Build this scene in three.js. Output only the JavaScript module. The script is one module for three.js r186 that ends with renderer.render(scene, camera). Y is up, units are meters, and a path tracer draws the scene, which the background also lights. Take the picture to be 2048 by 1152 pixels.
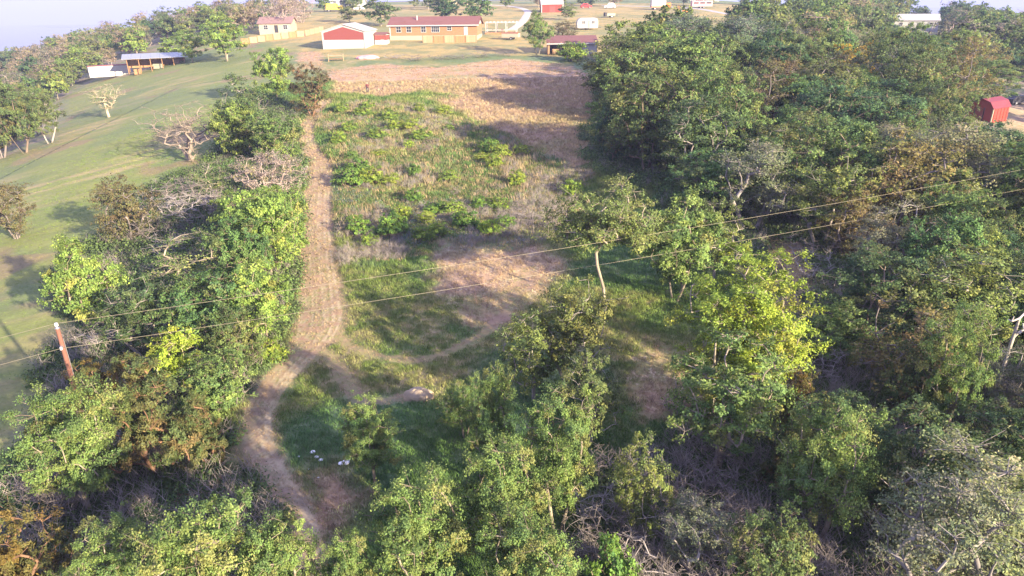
import * as THREE from 'three';
import { mergeGeometries } from 'three/addons/utils/BufferGeometryUtils.js';
import { MarchingCubes } from 'three/addons/objects/MarchingCubes.js';

// ---------------------------------------------------------------- camera, sky, sun, exposure
const scene = new THREE.Scene();
const camera = new THREE.PerspectiveCamera(44.73, 16 / 9, 0.5, 9000);
camera.position.set(0, 19, 0);
camera.rotation.order = 'YXZ';
camera.rotation.set(-22.7 * Math.PI / 180, 0, -0.8 * Math.PI / 180);

const renderer = new THREE.WebGLRenderer({ antialias: true });
renderer.toneMapping = THREE.LinearToneMapping;
renderer.toneMappingExposure = 5.5;
renderer.shadowMap.enabled = true;

// clear evening sky: pale lilac haze low down, brightened overhead as added fill for the shadows
{
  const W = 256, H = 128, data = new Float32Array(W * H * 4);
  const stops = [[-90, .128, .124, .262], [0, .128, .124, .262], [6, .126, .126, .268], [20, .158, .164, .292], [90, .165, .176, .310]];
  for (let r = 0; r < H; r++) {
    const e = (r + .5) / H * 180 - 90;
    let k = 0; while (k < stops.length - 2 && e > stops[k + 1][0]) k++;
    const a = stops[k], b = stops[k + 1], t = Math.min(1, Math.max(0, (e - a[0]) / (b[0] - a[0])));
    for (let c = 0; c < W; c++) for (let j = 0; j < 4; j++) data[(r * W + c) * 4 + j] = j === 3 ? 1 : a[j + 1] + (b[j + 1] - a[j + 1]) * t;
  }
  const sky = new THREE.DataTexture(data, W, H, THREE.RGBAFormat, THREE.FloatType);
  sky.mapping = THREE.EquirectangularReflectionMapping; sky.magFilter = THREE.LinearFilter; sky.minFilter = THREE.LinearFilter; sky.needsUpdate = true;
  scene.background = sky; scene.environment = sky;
}
const sun = new THREE.DirectionalLight(new THREE.Color().setRGB(1, .83, .58), 3.3);
{
  const el = 17 * Math.PI / 180, toSun = new THREE.Vector3(.70 * Math.cos(el), Math.sin(el), .714 * Math.cos(el));
  sun.target.position.set(0, 4, -90);
  sun.position.copy(sun.target.position).addScaledVector(toSun, 400);
  sun.castShadow = true; sun.shadow.mapSize.set(4096, 4096); sun.shadow.radius = 1.5;
  Object.assign(sun.shadow.camera, { left: -190, right: 190, top: 120, bottom: -120, near: 10, far: 900 });
  scene.add(sun, sun.target);
}
scene.fog = new THREE.FogExp2(new THREE.Color().setRGB(.52, .60, 1.0), 0.00034);

// ---------------------------------------------------------------- helpers
const R = (seed) => { let s = seed >>> 0; return () => { s = (s + 0x6d2b79f5) | 0; let t = Math.imul(s ^ (s >>> 15), 1 | s); t = (t + Math.imul(t ^ (t >>> 7), 61 | t)) ^ t; return ((t ^ (t >>> 14)) >>> 0) / 4294967296; }; };
const lerp = (a, b, t) => a + (b - a) * t, clamp = (x, a = 0, b = 1) => Math.min(b, Math.max(a, x)), smooth = (a, b, x) => { const t = clamp((x - a) / (b - a)); return t * t * (3 - 2 * t); };
const NT = new Float32Array(65536); { const r = R(77); for (let i = 0; i < 65536; i++) NT[i] = r(); }
function vn(x, y) {                                   // value noise
  const ix = Math.floor(x), iy = Math.floor(y), fx = x - ix, fy = y - iy, u = fx * fx * (3 - 2 * fx), v = fy * fy * (3 - 2 * fy);
  const a = ix & 255, b = (ix + 1) & 255, c = (iy & 255) << 8, d = ((iy + 1) & 255) << 8;
  const p = NT[c | a], q = NT[c | b], r = NT[d | a], s = NT[d | b];
  return p + (q - p) * u + (r - p + (p - q - r + s) * u) * v;
}
const fbm = (x, y, o = 4) => { let s = 0, a = .5, t = 0; for (let i = 0; i < o; i++) { s += a * vn(x, y); t += a; x = x * 2.03 + 17.1; y = y * 2.01 - 9.7; a *= .5; } return s / t; };

function hermite(xs, ys, x) {
  const n = xs.length;
  if (x <= xs[0]) return ys[0];
  if (x >= xs[n - 1]) return ys[n - 1];
  let i = 0; while (x > xs[i + 1]) i++;
  const m = (k) => (k === 0 || k === n - 1 ? 0 : (ys[k + 1] - ys[k - 1]) / (xs[k + 1] - xs[k - 1]));
  const h = xs[i + 1] - xs[i], t = (x - xs[i]) / h, t2 = t * t, t3 = t2 * t;
  return (2 * t3 - 3 * t2 + 1) * ys[i] + (t3 - 2 * t2 + t) * h * m(i) + (-2 * t3 + 3 * t2) * ys[i + 1] + (t3 - t2) * h * m(i + 1);
}
const softplus = (t, w) => (t / w > 30 ? t : w * Math.log1p(Math.exp(t / w)));
// the hill: rises to the houses, falls away to both sides
function land(x, z) {
  const d = -z;
  let y = hermite([0, 35, 60, 105, 165, 250, 350, 450, 700, 1500, 4000], [0, .3, 1.2, 4.4, 8, 12, 15.3, 16.2, 14, -12, -60], d);
  y -= 120 * Math.tanh(.24 * softplus(-x - hermite([0, 60, 100, 165, 300, 450], [46, 46, 50, 62, 122, 150], d), 12) / 120);
  y -= 80 * Math.tanh(.115 * softplus(x - hermite([0, 60, 100, 250, 400], [44, 44, 44, 78, 110], d), 12) / 80);
  return y;
}
const NEAR = { x0: -64, x1: 64, z0: -140, z1: -12 };
function bumps(x, z) {                               // small hummocks of the near ground, none at its rim
  const e = Math.min(x - NEAR.x0, NEAR.x1 - x, z - NEAR.z0, NEAR.z1 - z), k = clamp(e / 6);
  return k <= 0 ? 0 : k * ((fbm(x * .35, z * .35, 3) - .5) * .22 + (vn(x * 1.7 + 40, z * 1.7) - .5) * .05);
}
const ground = (x, z) => land(x, z) + bumps(x, z);

const taken = new Map();
function numbered(name) { const n = taken.get(name) ?? 0; taken.set(name, n + 1); return n ? name + '_' + String(n).padStart(3, '0') : name; }
function shade(o) { o.traverse((m) => { if (m.isMesh) { m.castShadow = true; m.receiveShadow = true; } }); return o; }
function tag(o, label, category, group) { o.userData = { label, category }; if (group) o.userData.group = group; return o; }
function thing(name, label, category, x, z, turn = 0, group, dy = 0) {
  const o = new THREE.Group(); o.name = numbered(name); o.position.set(x, ground(x, z) + dy, z); o.rotation.y = turn; scene.add(o);
  return tag(o, label, category, group);
}
function part(name, geo, mat, parent) { const m = new THREE.Mesh(geo, mat); m.name = name; m.castShadow = m.receiveShadow = true; parent.add(m); return m; }
const bx = (w, h, d, x = 0, y = 0, z = 0, ry = 0, rx = 0, rz = 0) => { const g = new THREE.BoxGeometry(w, h, d); if (rx) g.rotateX(rx); if (rz) g.rotateZ(rz); if (ry) g.rotateY(ry); return g.translate(x, y, z); };
const cyl = (r0, r1, h, x = 0, y = 0, z = 0, seg = 10) => new THREE.CylinderGeometry(r1, r0, h, seg).translate(x, y, z);
const box = (name, mat, parent, ...a) => part(name, bx(...a), mat, parent);
const join = (list) => mergeGeometries(list.map((g) => (g.index ? g.toNonIndexed() : g)));
function prism(pts, depth, x = 0, y = 0, z = 0) {     // outline in x,y pushed along +z
  const s = new THREE.Shape(pts.map((p) => new THREE.Vector2(p[0], p[1])));
  return new THREE.ExtrudeGeometry(s, { depth, bevelEnabled: false }).translate(x, y, z);
}

// tiled grain for walls, roofs and bark
function grain(size, fn) {
  const d = new Uint8Array(size * size * 4);
  for (let j = 0; j < size; j++) for (let i = 0; i < size; i++) { const c = fn(i / size, j / size), o = (j * size + i) * 4; d[o] = d[o + 1] = d[o + 2] = clamp(c) * 255; d[o + 3] = 255; }
  const t = new THREE.DataTexture(d, size, size); t.wrapS = t.wrapT = THREE.RepeatWrapping; t.magFilter = THREE.LinearFilter; t.minFilter = THREE.LinearMipmapLinearFilter; t.generateMipmaps = true; t.needsUpdate = true;
  return t;
}
const wear = grain(256, (u, v) => .70 + .3 * fbm(u * 24, v * 24, 4));
const planks = grain(256, (u, v) => .62 + .3 * vn(Math.floor(u * 16) * 7.3, 3) + .12 * fbm(u * 40, v * 5, 3));
const sheetRib = grain(128, (u) => .72 + .28 * Math.abs(Math.sin(u * Math.PI * 8)));
const lin = (r, g, b) => new THREE.Color().setRGB(r, g, b);
const std = (c, rough = .85, extra = {}) => new THREE.MeshStandardMaterial({ color: lin(...c), roughness: rough, ...extra });
const M = {
  white: std([.46, .45, .44], .6, { map: wear }), cream: std([.42, .36, .27], .75, { map: wear }), redPanel: std([.24, .06, .05], .6, { map: wear }), brick: std([.36, .185, .095], .9, { map: wear }),
  roofRed: std([.20, .085, .075], .85, { map: wear }), roofGrey: std([.30, .29, .31], .6, { map: wear }), metal: std([.45, .47, .50], .42, { metalness: .5, map: sheetRib }), wood: std([.34, .19, .09], .85, { map: planks }),
  woodPale: std([.40, .27, .16], .85, { map: planks }), roofBrown: std([.27, .17, .155], .8, { map: wear }), canvas: std([.22, .22, .17], .9), dark: std([.03, .03, .035], .7), glass: std([.035, .04, .05], .12), barnRed: std([.28, .036, .024], .7, { map: wear }), barnRoof: std([.22, .035, .04], .45, { map: sheetRib }),
  orange: std([.65, .17, .03], .5), yellow: std([.72, .48, .06], .5), tyre: std([.025, .025, .025], .9), rim: std([.5, .5, .5], .4, { metalness: .7 }), pole: std([.22, .10, .072], .9, { map: wear }), steel: std([.5, .5, .52], .4, { metalness: .7 }),
  wire: std([.26, .23, .16], .5, { metalness: .3 }), porcelain: std([.7, .7, .68], .3), blackCar: std([.03, .03, .04], .25), whiteCar: std([.7, .7, .7], .3), redCar: std([.4, .04, .04], .3), tarp: std([.60, .30, .30], .7), litter: std([.85, .85, .86], .6), concrete: std([.42, .41, .40], .9, { map: wear }),
};

// ---------------------------------------------------------------- ground colours
// what covers the ground where: outlines in metres (x, z)
const trackA = [[-28.12, -111.21, 2.5], [-27.64, -98.04, 2.6], [-25.02, -86.24, 2.8], [-20.75, -75.59, 2.9], [-18.47, -64.91, 3.2], [-16.31, -55.75, 3.2], [-14.32, -48.33, 3.3], [-12.73, -42.69, 3.3], [-11.90, -39.03, 3.4], [-12.12, -35.48, 2.4], [-12.71, -32.39, 2.0], [-12.62, -29.57, 1.8], [-11.74, -27.09, 1.7], [-10.41, -24.88, 1.6], [-9.06, -22.93, 1.5], [-7.98, -20.94, 1.5], [-7.20, -18.51, 1.6]];
const trackB = [[-11.82, -39.37, 2.0], [-9.55, -36.67, 1.6], [-7.08, -34.91, 1.3], [-4.68, -34.92, 1.3], [-2.37, -36.86, 1.5], [-0.78, -39.55, 1.8], [0.20, -44.05, 2.2], [1.95, -49.37, 2.2]];
const trackC = [[-10.90, -36.13, 1.2], [-9.06, -32.98, 1.7], [-7.56, -30.71, 1.5], [-5.03, -30.86, 1.3]];
const dirtPatches = [
  [[-7.01, -53.97], [-2.46, -51.58], [2.69, -52.95], [4.72, -48.78], [2.25, -43.98], [-0.46, -37.87], [-2.97, -39.64], [-4.80, -42.66], [-5.62, -47.80]],
  [[-34.93, -140.73], [-25.61, -145.67], [-13.13, -139.31], [-0.77, -148.90], [9.87, -141.31], [16.74, -123.44], [11.52, -93.03], [4.10, -96.12], [-4.35, -106.24], [-12.59, -114.63], [-20.06, -111.66], [-28.68, -117.19]],
  [[-12.98, -110.74], [-1.41, -107.81], [11.67, -94.39], [9.75, -80.18], [8.52, -69.29], [3.44, -80.44], [-3.88, -92.49]],
  [[-49.10, -169.53], [-43.09, -168.55], [-35.46, -140.89], [-40.61, -143.88]],
  [[5.98, -35.51], [8.80, -36.03], [9.99, -30.68], [8.93, -28.49], [6.38, -28.96], [5.57, -31.74]],
  [[-15.80, -24.43], [-13.71, -26.79], [-11.70, -25.62], [-12.56, -23.82], [-13.95, -22.22]],
  [[-10.15, -24.87], [-7.61, -25.13], [-5.89, -23.45], [-6.40, -21.43], [-7.25, -20.15], [-8.51, -22.04]],
  [[20.27, -54.19], [23.47, -50.95], [20.24, -40.50], [17.18, -39.11], [17.21, -47.07]],
  [[78.11, -114.69], [92.96, -122.72], [68.07, -87.77], [63.45, -88.62]],
];
const woodFloor = [
  [[9.63, -74.39], [14.47, -63.80], [15.91, -53.12], [17.21, -47.07], [17.79, -39.10], [11.87, -30.19], [9.01, -26.13], [3.12, -23.53], [1.38, -18.95], [0.94, -14.25], [22.73, -14.02], [119.45, -105.07], [169.47, -191.58], [198.96, -299.88], [132.64, -290.10], [107.09, -279.78], [52.14, -178.28], [25.29, -147.01], [16.94, -128.38], [10.76, -89.18]],
  [[-7.36, -19.15], [-9.14, -21.51], [-11.33, -23.31], [-15.07, -24.73], [-13.56, -26.41], [-14.30, -31.01], [-13.55, -36.27], [-14.60, -43.20], [-20.15, -65.09], [-28.95, -98.30], [-36.11, -113.29], [-41.94, -111.75], [-32.82, -78.56], [-35.65, -70.70], [-35.42, -60.88], [-33.41, -48.69], [-27.52, -38.61], [-22.52, -27.25], [-20.01, -20.85], [-16.35, -14.62], [-6.12, -14.38]],
  [[-87.42, -89.88], [-73.81, -101.03], [-70.36, -102.83], [-67.55, -104.59], [-83.63, -133.55], [-103.23, -167.68], [-107.11, -193.80], [-102.07, -210.00], [-85.58, -220.90], [-77.17, -220.51], [-100, -300], [-118, -345], [-230, -360], [-330, -340], [-330, -200]],
];
const leftField = [[-72.25, -67.06], [-72.63, -99.31], [-66.21, -102.37], [-103.23, -167.68], [-103.69, -188.56], [-95.72, -205.70], [-72.34, -208.19], [-50.31, -173.96], [-43.48, -138.45], [-42.87, -112.14], [-33.44, -78.70], [-35.42, -60.88], [-33.41, -48.69], [-27.85, -38.65], [-22.52, -27.25], [-20.21, -20.86], [-15.27, -13.10], [-27.66, -13.50]];
const weedPatch = [[-26.41, -99.25], [-22.54, -108.34], [-12.22, -103.53], [-3.83, -91.18], [3.36, -78.43], [8.19, -70.95], [5.99, -63.34], [3.11, -53.48], [-2.46, -51.58], [-6.18, -49.74], [-12.70, -50.13], [-16.23, -64.69], [-20.27, -78.33]];
const yard = [[-74.43, -214.49], [-55.57, -179.79], [-40.08, -160.60], [-25.45, -150.95], [-6.12, -156.88], [6.48, -152.50], [20.07, -149.30], [27.29, -146.97], [52.73, -180.36], [109.39, -285.92], [100, -330], [-76.69, -366.78], [-83.44, -274.81]];

function coverMaps(ext, size) {                       // four coverage masks and the wheel ruts, drawn in metres
  const sc = size / (ext.x1 - ext.x0), grab = (draw) => {
    const c = document.createElement('canvas'); c.width = c.height = size; const g = c.getContext('2d');
    g.fillStyle = '#000'; g.fillRect(0, 0, size, size); g.setTransform(sc, 0, 0, sc, -ext.x0 * sc, -ext.z0 * sc); g.fillStyle = g.strokeStyle = '#fff'; g.lineCap = g.lineJoin = 'round'; draw(g);
    const px = g.getImageData(0, 0, size, size).data, m = new Uint8Array(size * size); for (let i = 0; i < m.length; i++) m[i] = px[i * 4]; return m;
  };
  const poly = (g, p) => { g.beginPath(); p.forEach((q, i) => (i ? g.lineTo(q[0], q[1]) : g.moveTo(q[0], q[1]))); g.closePath(); g.fill(); };
  const dense = (t) => { const c = new THREE.CatmullRomCurve3(t.map((p) => new THREE.Vector3(p[0], p[2], p[1]))); return c.getPoints(t.length * 10); };
  const track = (g, t, k = 1, off = 0, wid = 0) => { const p = dense(t); for (let i = 1; i < p.length; i++) { const a = p[i - 1], b = p[i], l = Math.hypot(b.x - a.x, b.z - a.z) || 1, nx = -(b.z - a.z) / l, nz = (b.x - a.x) / l, o = off * b.y; g.lineWidth = wid || b.y * k; g.beginPath(); g.moveTo(a.x + nx * o, a.z + nz * o); g.lineTo(b.x + nx * o, b.z + nz * o); g.stroke(); } };
  const rr = R(5);
  return {
    size, ext, track: grab((g) => { track(g, trackA); g.globalAlpha = .22; track(g, trackB, .7); track(g, trackC, .8); g.globalAlpha = 1; }),
    rut: grab((g) => { for (const t of [trackA]) for (const o of [-.36, -.3, -.22, -.12, -.02, .06, .15, .23, .32, .38]) { g.globalAlpha = .25 + .6 * rr(); track(g, t, 1, o + (rr() - .5) * .05, .07 + .14 * rr()); } }),
    dirt: grab((g) => dirtPatches.forEach((p) => poly(g, p))), wood: grab((g) => woodFloor.forEach((p) => poly(g, p))), field: grab((g) => poly(g, leftField)), weed: grab((g) => poly(g, weedPatch)), yard: grab((g) => poly(g, yard)),
  };
}
function sampler(m, key) { const { size, ext } = m, a = m[key], k = size / (ext.x1 - ext.x0); return (x, z) => { const i = Math.floor((x - ext.x0) * k), j = Math.floor((z - ext.z0) * k); return i < 0 || j < 0 || i >= size || j >= size ? 0 : a[j * size + i] / 255; }; }
const WIDE = { x0: -232, x1: 232, z0: -434, z1: 30 };
const coverWide = coverMaps(WIDE, 1024), coverNear = coverMaps(NEAR, 1024);
const C = { g1: [.118, .165, .062], g2: [.185, .195, .065], tan: [.38, .275, .155], dirt: [.36, .24, .155], pale: [.50, .40, .27], litter: [.23, .185, .145], clay: [.25, .145, .11], lush: [.125, .185, .09] };
const mix3 = (o, c, t) => { o[0] += (c[0] - o[0]) * t; o[1] += (c[1] - o[1]) * t; o[2] += (c[2] - o[2]) * t; };
function painter(cover) {
  const s = Object.fromEntries(['track', 'rut', 'dirt', 'wood', 'field', 'weed', 'yard'].map((k) => [k, sampler(cover, k)]));
  const soft = (f, x, z, r) => (f(x - r, z) + f(x + r, z) + f(x, z - r) + f(x, z + r) + f(x, z)) / 5;
  return (x, z, o) => {
    const n1 = fbm(x * .055 + 3, z * .055, 4), n2 = fbm(x * .31 + 50, z * .31, 3), n3 = fbm(x * 1.6, z * 1.6, 3), n4 = vn(x * 5.3, z * 5.3), n5 = vn(x * 13 + 7, z * 13);
    const wx = x + (fbm(x * .5, z * .5 + 30, 3) - .5) * 3.2 + (n3 - .5) * .9, wz = z + (fbm(x * .5 + 60, z * .5, 3) - .5) * 3.2 + (n4 - .5) * .5;
    o[0] = C.g1[0]; o[1] = C.g1[1]; o[2] = C.g1[2];
    mix3(o, C.g2, smooth(.38, .62, n2 * .55 + n1 * .45)); mix3(o, C.tan, .75 * smooth(.54, .72, n1 * .45 + n3 * .35 + n2 * .2)); mix3(o, C.lush, .8 * smooth(.56, .68, fbm(x * .12 + 90, z * .12, 3)));
    const f = soft(s.field, wx, wz, .9);
    if (f > 0) {
      const streak = fbm((x * .55 - z * .35) * .25, (x * .35 + z * .55) * .9 + 200, 3), q = [lerp(.145, .205, n2), lerp(.190, .215, n2), lerp(.055, .062, n2)];
      mix3(q, C.tan, .6 * smooth(.50, .72, n1 * .6 + streak * .4)); mix3(q, C.g1, .6 * smooth(.5, .66, fbm(x * .09 + 11, z * .09 + 31, 3))); mix3(q, C.clay, .5 * smooth(.62, .72, fbm(x * .15 + 71, z * .15, 3))); mix3(o, q, f);
    }
    const yd = soft(s.yard, wx, wz, 1.5); if (yd > 0) mix3(o, [.27 + .13 * n2, .215 + .08 * n2, .10], (.45 + .5 * smooth(.4, .6, n1 * .5 + n2 * .5)) * yd);
    const wd = soft(s.wood, wx, wz, 1.2); if (wd > 0) { const q = [...C.litter]; mix3(q, C.g1, .8 * smooth(.40, .56, n2 * .6 + n3 * .4)); mix3(q, C.tan, .45 * smooth(.58, .72, n3)); mix3(o, q, wd); }
    const dt = soft(s.dirt, wx, wz, .8); if (dt > 0) { const q = [...C.dirt]; mix3(q, C.tan, smooth(.42, .6, n2)); mix3(q, C.g2, .75 * smooth(.53, .66, n1 * .5 + n2 * .3 + n3 * .2)); mix3(q, C.clay, .55 * smooth(.55, .72, n3 * .7 + n4 * .3)); mix3(q, C.pale, .8 * smooth(.60, .74, n3 * .5 + n5 * .5)); mix3(o, q, dt); }
    const we = soft(s.weed, wx, wz, 1); if (we > 0) { const q = [...C.g1]; mix3(q, C.tan, .7 * smooth(.46, .62, n2)); mix3(q, C.litter, .6 * smooth(.5, .62, n3)); mix3(o, q, .7 * we); }
    const tr = soft(s.track, x + (wx - x) * .3, z + (wz - z) * .3, .35);
    if (tr > 0) { const q = [.33, .225, .135]; mix3(q, C.dirt, smooth(.45, .6, n2)); mix3(q, C.g2, .6 * smooth(.55, .68, n1 * .4 + n3 * .6)); mix3(q, C.litter, .75 * smooth(-36, -28, z) * smooth(.3, .55, n2)); const ru = s.rut(x, z); mix3(q, C.g2, (1 - ru) * .55 * smooth(.42, .6, n2 * .5 + n3 * .5)); mix3(q, C.pale, ru * smooth(.3, .6, n3) * .9); mix3(q, C.clay, (1 - ru) * .7 * smooth(.45, .75, n4)); mix3(o, q, .92 * tr * smooth(.3, .58, n3 * .5 + tr * .5)); }
    const k = .78 + .3 * n4 * .6 + .28 * (n5 - .2) * .7 + .12 * n3; o[0] *= k; o[1] *= k; o[2] *= k * .98;
    return o;
  };
}
const toS = (c) => (c <= .0031308 ? c * 12.92 : 1.055 * Math.pow(c, 1 / 2.4) - .055);
const LUT = new Uint8Array(4096); for (let i = 0; i < 4096; i++) LUT[i] = clamp(toS(i / 4095)) * 255;
function groundMap(ext, size, paint) {
  const d = new Uint8Array(size * size * 4), o = [0, 0, 0], k = (ext.x1 - ext.x0) / size;
  for (let j = 0; j < size; j++) for (let i = 0; i < size; i++) { paint(ext.x0 + (i + .5) * k, ext.z0 + (j + .5) * k, o); const q = (j * size + i) * 4; for (let c = 0; c < 3; c++) d[q + c] = LUT[Math.min(4095, (o[c] * 4095) | 0)]; d[q + 3] = 255; }
  const t = new THREE.DataTexture(d, size, size); t.colorSpace = THREE.SRGBColorSpace; t.magFilter = THREE.LinearFilter; t.minFilter = THREE.LinearMipmapLinearFilter; t.generateMipmaps = true; t.needsUpdate = true; return t;
}
const paintNear = painter(coverNear), paintWide = painter(coverWide);
function sheet(name, xs, zs, height, ext, mat, skip) {
  const nx = xs.length, nz = zs.length, pos = new Float32Array(nx * nz * 3), uv = new Float32Array(nx * nz * 2), idx = [];
  for (let j = 0; j < nz; j++) for (let i = 0; i < nx; i++) { const k = j * nx + i; pos.set([xs[i], height(xs[i], zs[j], i, j), zs[j]], k * 3); uv.set([(xs[i] - ext.x0) / (ext.x1 - ext.x0), (zs[j] - ext.z0) / (ext.z1 - ext.z0)], k * 2); }
  for (let j = 0; j + 1 < nz; j++) for (let i = 0; i + 1 < nx; i++) { if (skip?.((xs[i] + xs[i + 1]) / 2, (zs[j] + zs[j + 1]) / 2)) continue; const a = j * nx + i, b = a + 1, c = a + nx, d = c + 1; idx.push(a, c, b, b, c, d); }
  const g = new THREE.BufferGeometry(); g.setAttribute('position', new THREE.BufferAttribute(pos, 3)); g.setAttribute('uv', new THREE.BufferAttribute(uv, 2)); g.setIndex(idx); g.computeVertexNormals();
  const m = new THREE.Mesh(g, mat); m.name = name; m.receiveShadow = m.castShadow = true; m.userData = { kind: 'structure' }; scene.add(m); return m;
}
const steps = (a, b, n) => Array.from({ length: n + 1 }, (_, i) => a + (b - a) * i / n);
{
  const rough = (map) => new THREE.MeshStandardMaterial({ map, roughness: 1 });
  const inside = (x, z, e) => x > e.x0 && x < e.x1 && z > e.z0 && z < e.z1;
  const rim = (a, b, n) => { const s = steps(a, b, n); return [a - .001, ...s, b + .001]; };
  sheet('meadow_ground', rim(NEAR.x0, NEAR.x1, 320), rim(NEAR.z0, NEAR.z1, 320), (x, z, i, j) => (i === 0 || j === 0 || i === 322 || j === 322 ? land(x, z) - .6 : ground(x, z)), NEAR, rough(groundMap(NEAR, 2048, paintNear)));
  sheet('hill_ground', [...steps(WIDE.x0, NEAR.x0, 56).slice(0, -1), ...steps(NEAR.x0, NEAR.x1, 160), ...steps(NEAR.x1, WIDE.x1, 56).slice(1)], [...steps(WIDE.z0, NEAR.z0, 98).slice(0, -1), ...steps(NEAR.z0, NEAR.z1, 160), ...steps(NEAR.z1, WIDE.z1, 14).slice(1)], (x, z) => land(x, z), WIDE, rough(groundMap(WIDE, 1536, paintWide)), (x, z) => inside(x, z, NEAR));
  const far = 5200, out = (a) => [1, 1.25, 1.6, 2.2, 3, 4.5, 7, 11, 16, far / a].map((k) => a * k);
  const fx = [...out(232).map((v) => -v).reverse(), ...steps(-232, 232, 24).slice(1, -1), ...out(232)], fz = [...out(434).map((v) => -v).reverse(), ...steps(-434, 30, 24).slice(1, -1), 30, 90, 300, 900, 2500];
  sheet('far_terrain', fx, fz, (x, z) => land(x, z) + (Math.hypot(x, z) > 900 ? 60 * (fbm(x * .0009, z * .0009, 3) - .45) * smooth(900, 2500, Math.hypot(x, z)) : 0), { x0: 0, x1: 60, z0: 0, z1: 60 }, (() => { const t = grain(256, (u, v) => .45 + .5 * fbm(u * 30, v * 30, 4)); return new THREE.MeshStandardMaterial({ color: lin(.16, .17, .09), map: t, roughness: 1 }); })(), (x, z) => inside(x, z, WIDE));
}

// ---------------------------------------------------------------- trees
// a leaf mesh is gathered here: folded diamonds, each with its own tint
class Leaves {
  constructor() { this.p = []; this.n = []; this.c = []; this.i = []; }
  add(x, y, z, nx, ny, nz, ax, ay, az, L, W, col, fold = .25) {   // centre, normal, long axis
    let bx_ = ny * az - nz * ay, by = nz * ax - nx * az, bz = nx * ay - ny * ax; const bl = Math.hypot(bx_, by, bz) || 1; bx_ /= bl; by /= bl; bz /= bl;
    ax = by * nz - bz * ny; ay = bz * nx - bx_ * nz; az = bx_ * ny - by * nx;
    const k = this.p.length / 3, f = fold * W;
    this.p.push(x - ax * L / 2, y - ay * L / 2, z - az * L / 2, x + bx_ * W / 2 + nx * f, y + by * W / 2 + ny * f, z + bz * W / 2 + nz * f, x + ax * L / 2, y + ay * L / 2, z + az * L / 2, x - bx_ * W / 2 + nx * f, y - by * W / 2 + ny * f, z - bz * W / 2 + nz * f);
    for (let q = 0; q < 4; q++) { this.n.push(nx, ny, nz); this.c.push(col[0], col[1], col[2]); }
    this.i.push(k, k + 2, k + 1, k, k + 3, k + 2);
  }
  geo() { const g = new THREE.BufferGeometry(); for (const [k, a] of [['position', this.p], ['normal', this.n], ['color', this.c]]) g.setAttribute(k, new THREE.BufferAttribute(Float32Array.from(a), 3)); g.setIndex(this.i); return g; }
}
class Tubes {
  constructor() { this.p = []; this.n = []; this.c = []; this.i = []; }
  add(a, b, r0, r1, sides, col) {
    const d = b.clone().sub(a).normalize(), u = new THREE.Vector3(Math.abs(d.y) > .9 ? 1 : 0, Math.abs(d.y) > .9 ? 0 : 1, 0).cross(d).normalize(), v = d.clone().cross(u), k = this.p.length / 3;
    for (const [q, r] of [[a, r0], [b, r1]]) for (let s = 0; s < sides; s++) { const t = s / sides * Math.PI * 2, nx = u.x * Math.cos(t) + v.x * Math.sin(t), ny = u.y * Math.cos(t) + v.y * Math.sin(t), nz = u.z * Math.cos(t) + v.z * Math.sin(t); this.p.push(q.x + nx * r, q.y + ny * r, q.z + nz * r); this.n.push(nx, ny, nz); this.c.push(...col); }
    for (let s = 0; s < sides; s++) { const t = (s + 1) % sides; this.i.push(k + s, k + t, k + sides + s, k + t, k + sides + t, k + sides + s); }
  }
  geo() { return Leaves.prototype.geo.call(this); }
}
const leafMat = new THREE.MeshPhysicalMaterial({ vertexColors: true, roughness: .95, transmission: .42, thickness: 0, specularIntensity: .1, side: THREE.DoubleSide });
const leafTints = [leafMat, ...[[1.16, 1.06, .95], [.72, .86, .95], [1.3, 1.28, 1.05]].map((c) => { const m = leafMat.clone(); m.color.setRGB(...c); return m; })];
const barkMat = new THREE.MeshStandardMaterial({ vertexColors: true, roughness: .95 });
const V = (x, y, z) => new THREE.Vector3(x, y, z);
function pick(pal, r) { let t = 0; for (const p of pal) t += p[3] ?? 1; let q = r() * t; for (const p of pal) { q -= p[3] ?? 1; if (q <= 0) return p; } return pal[0]; }
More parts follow.
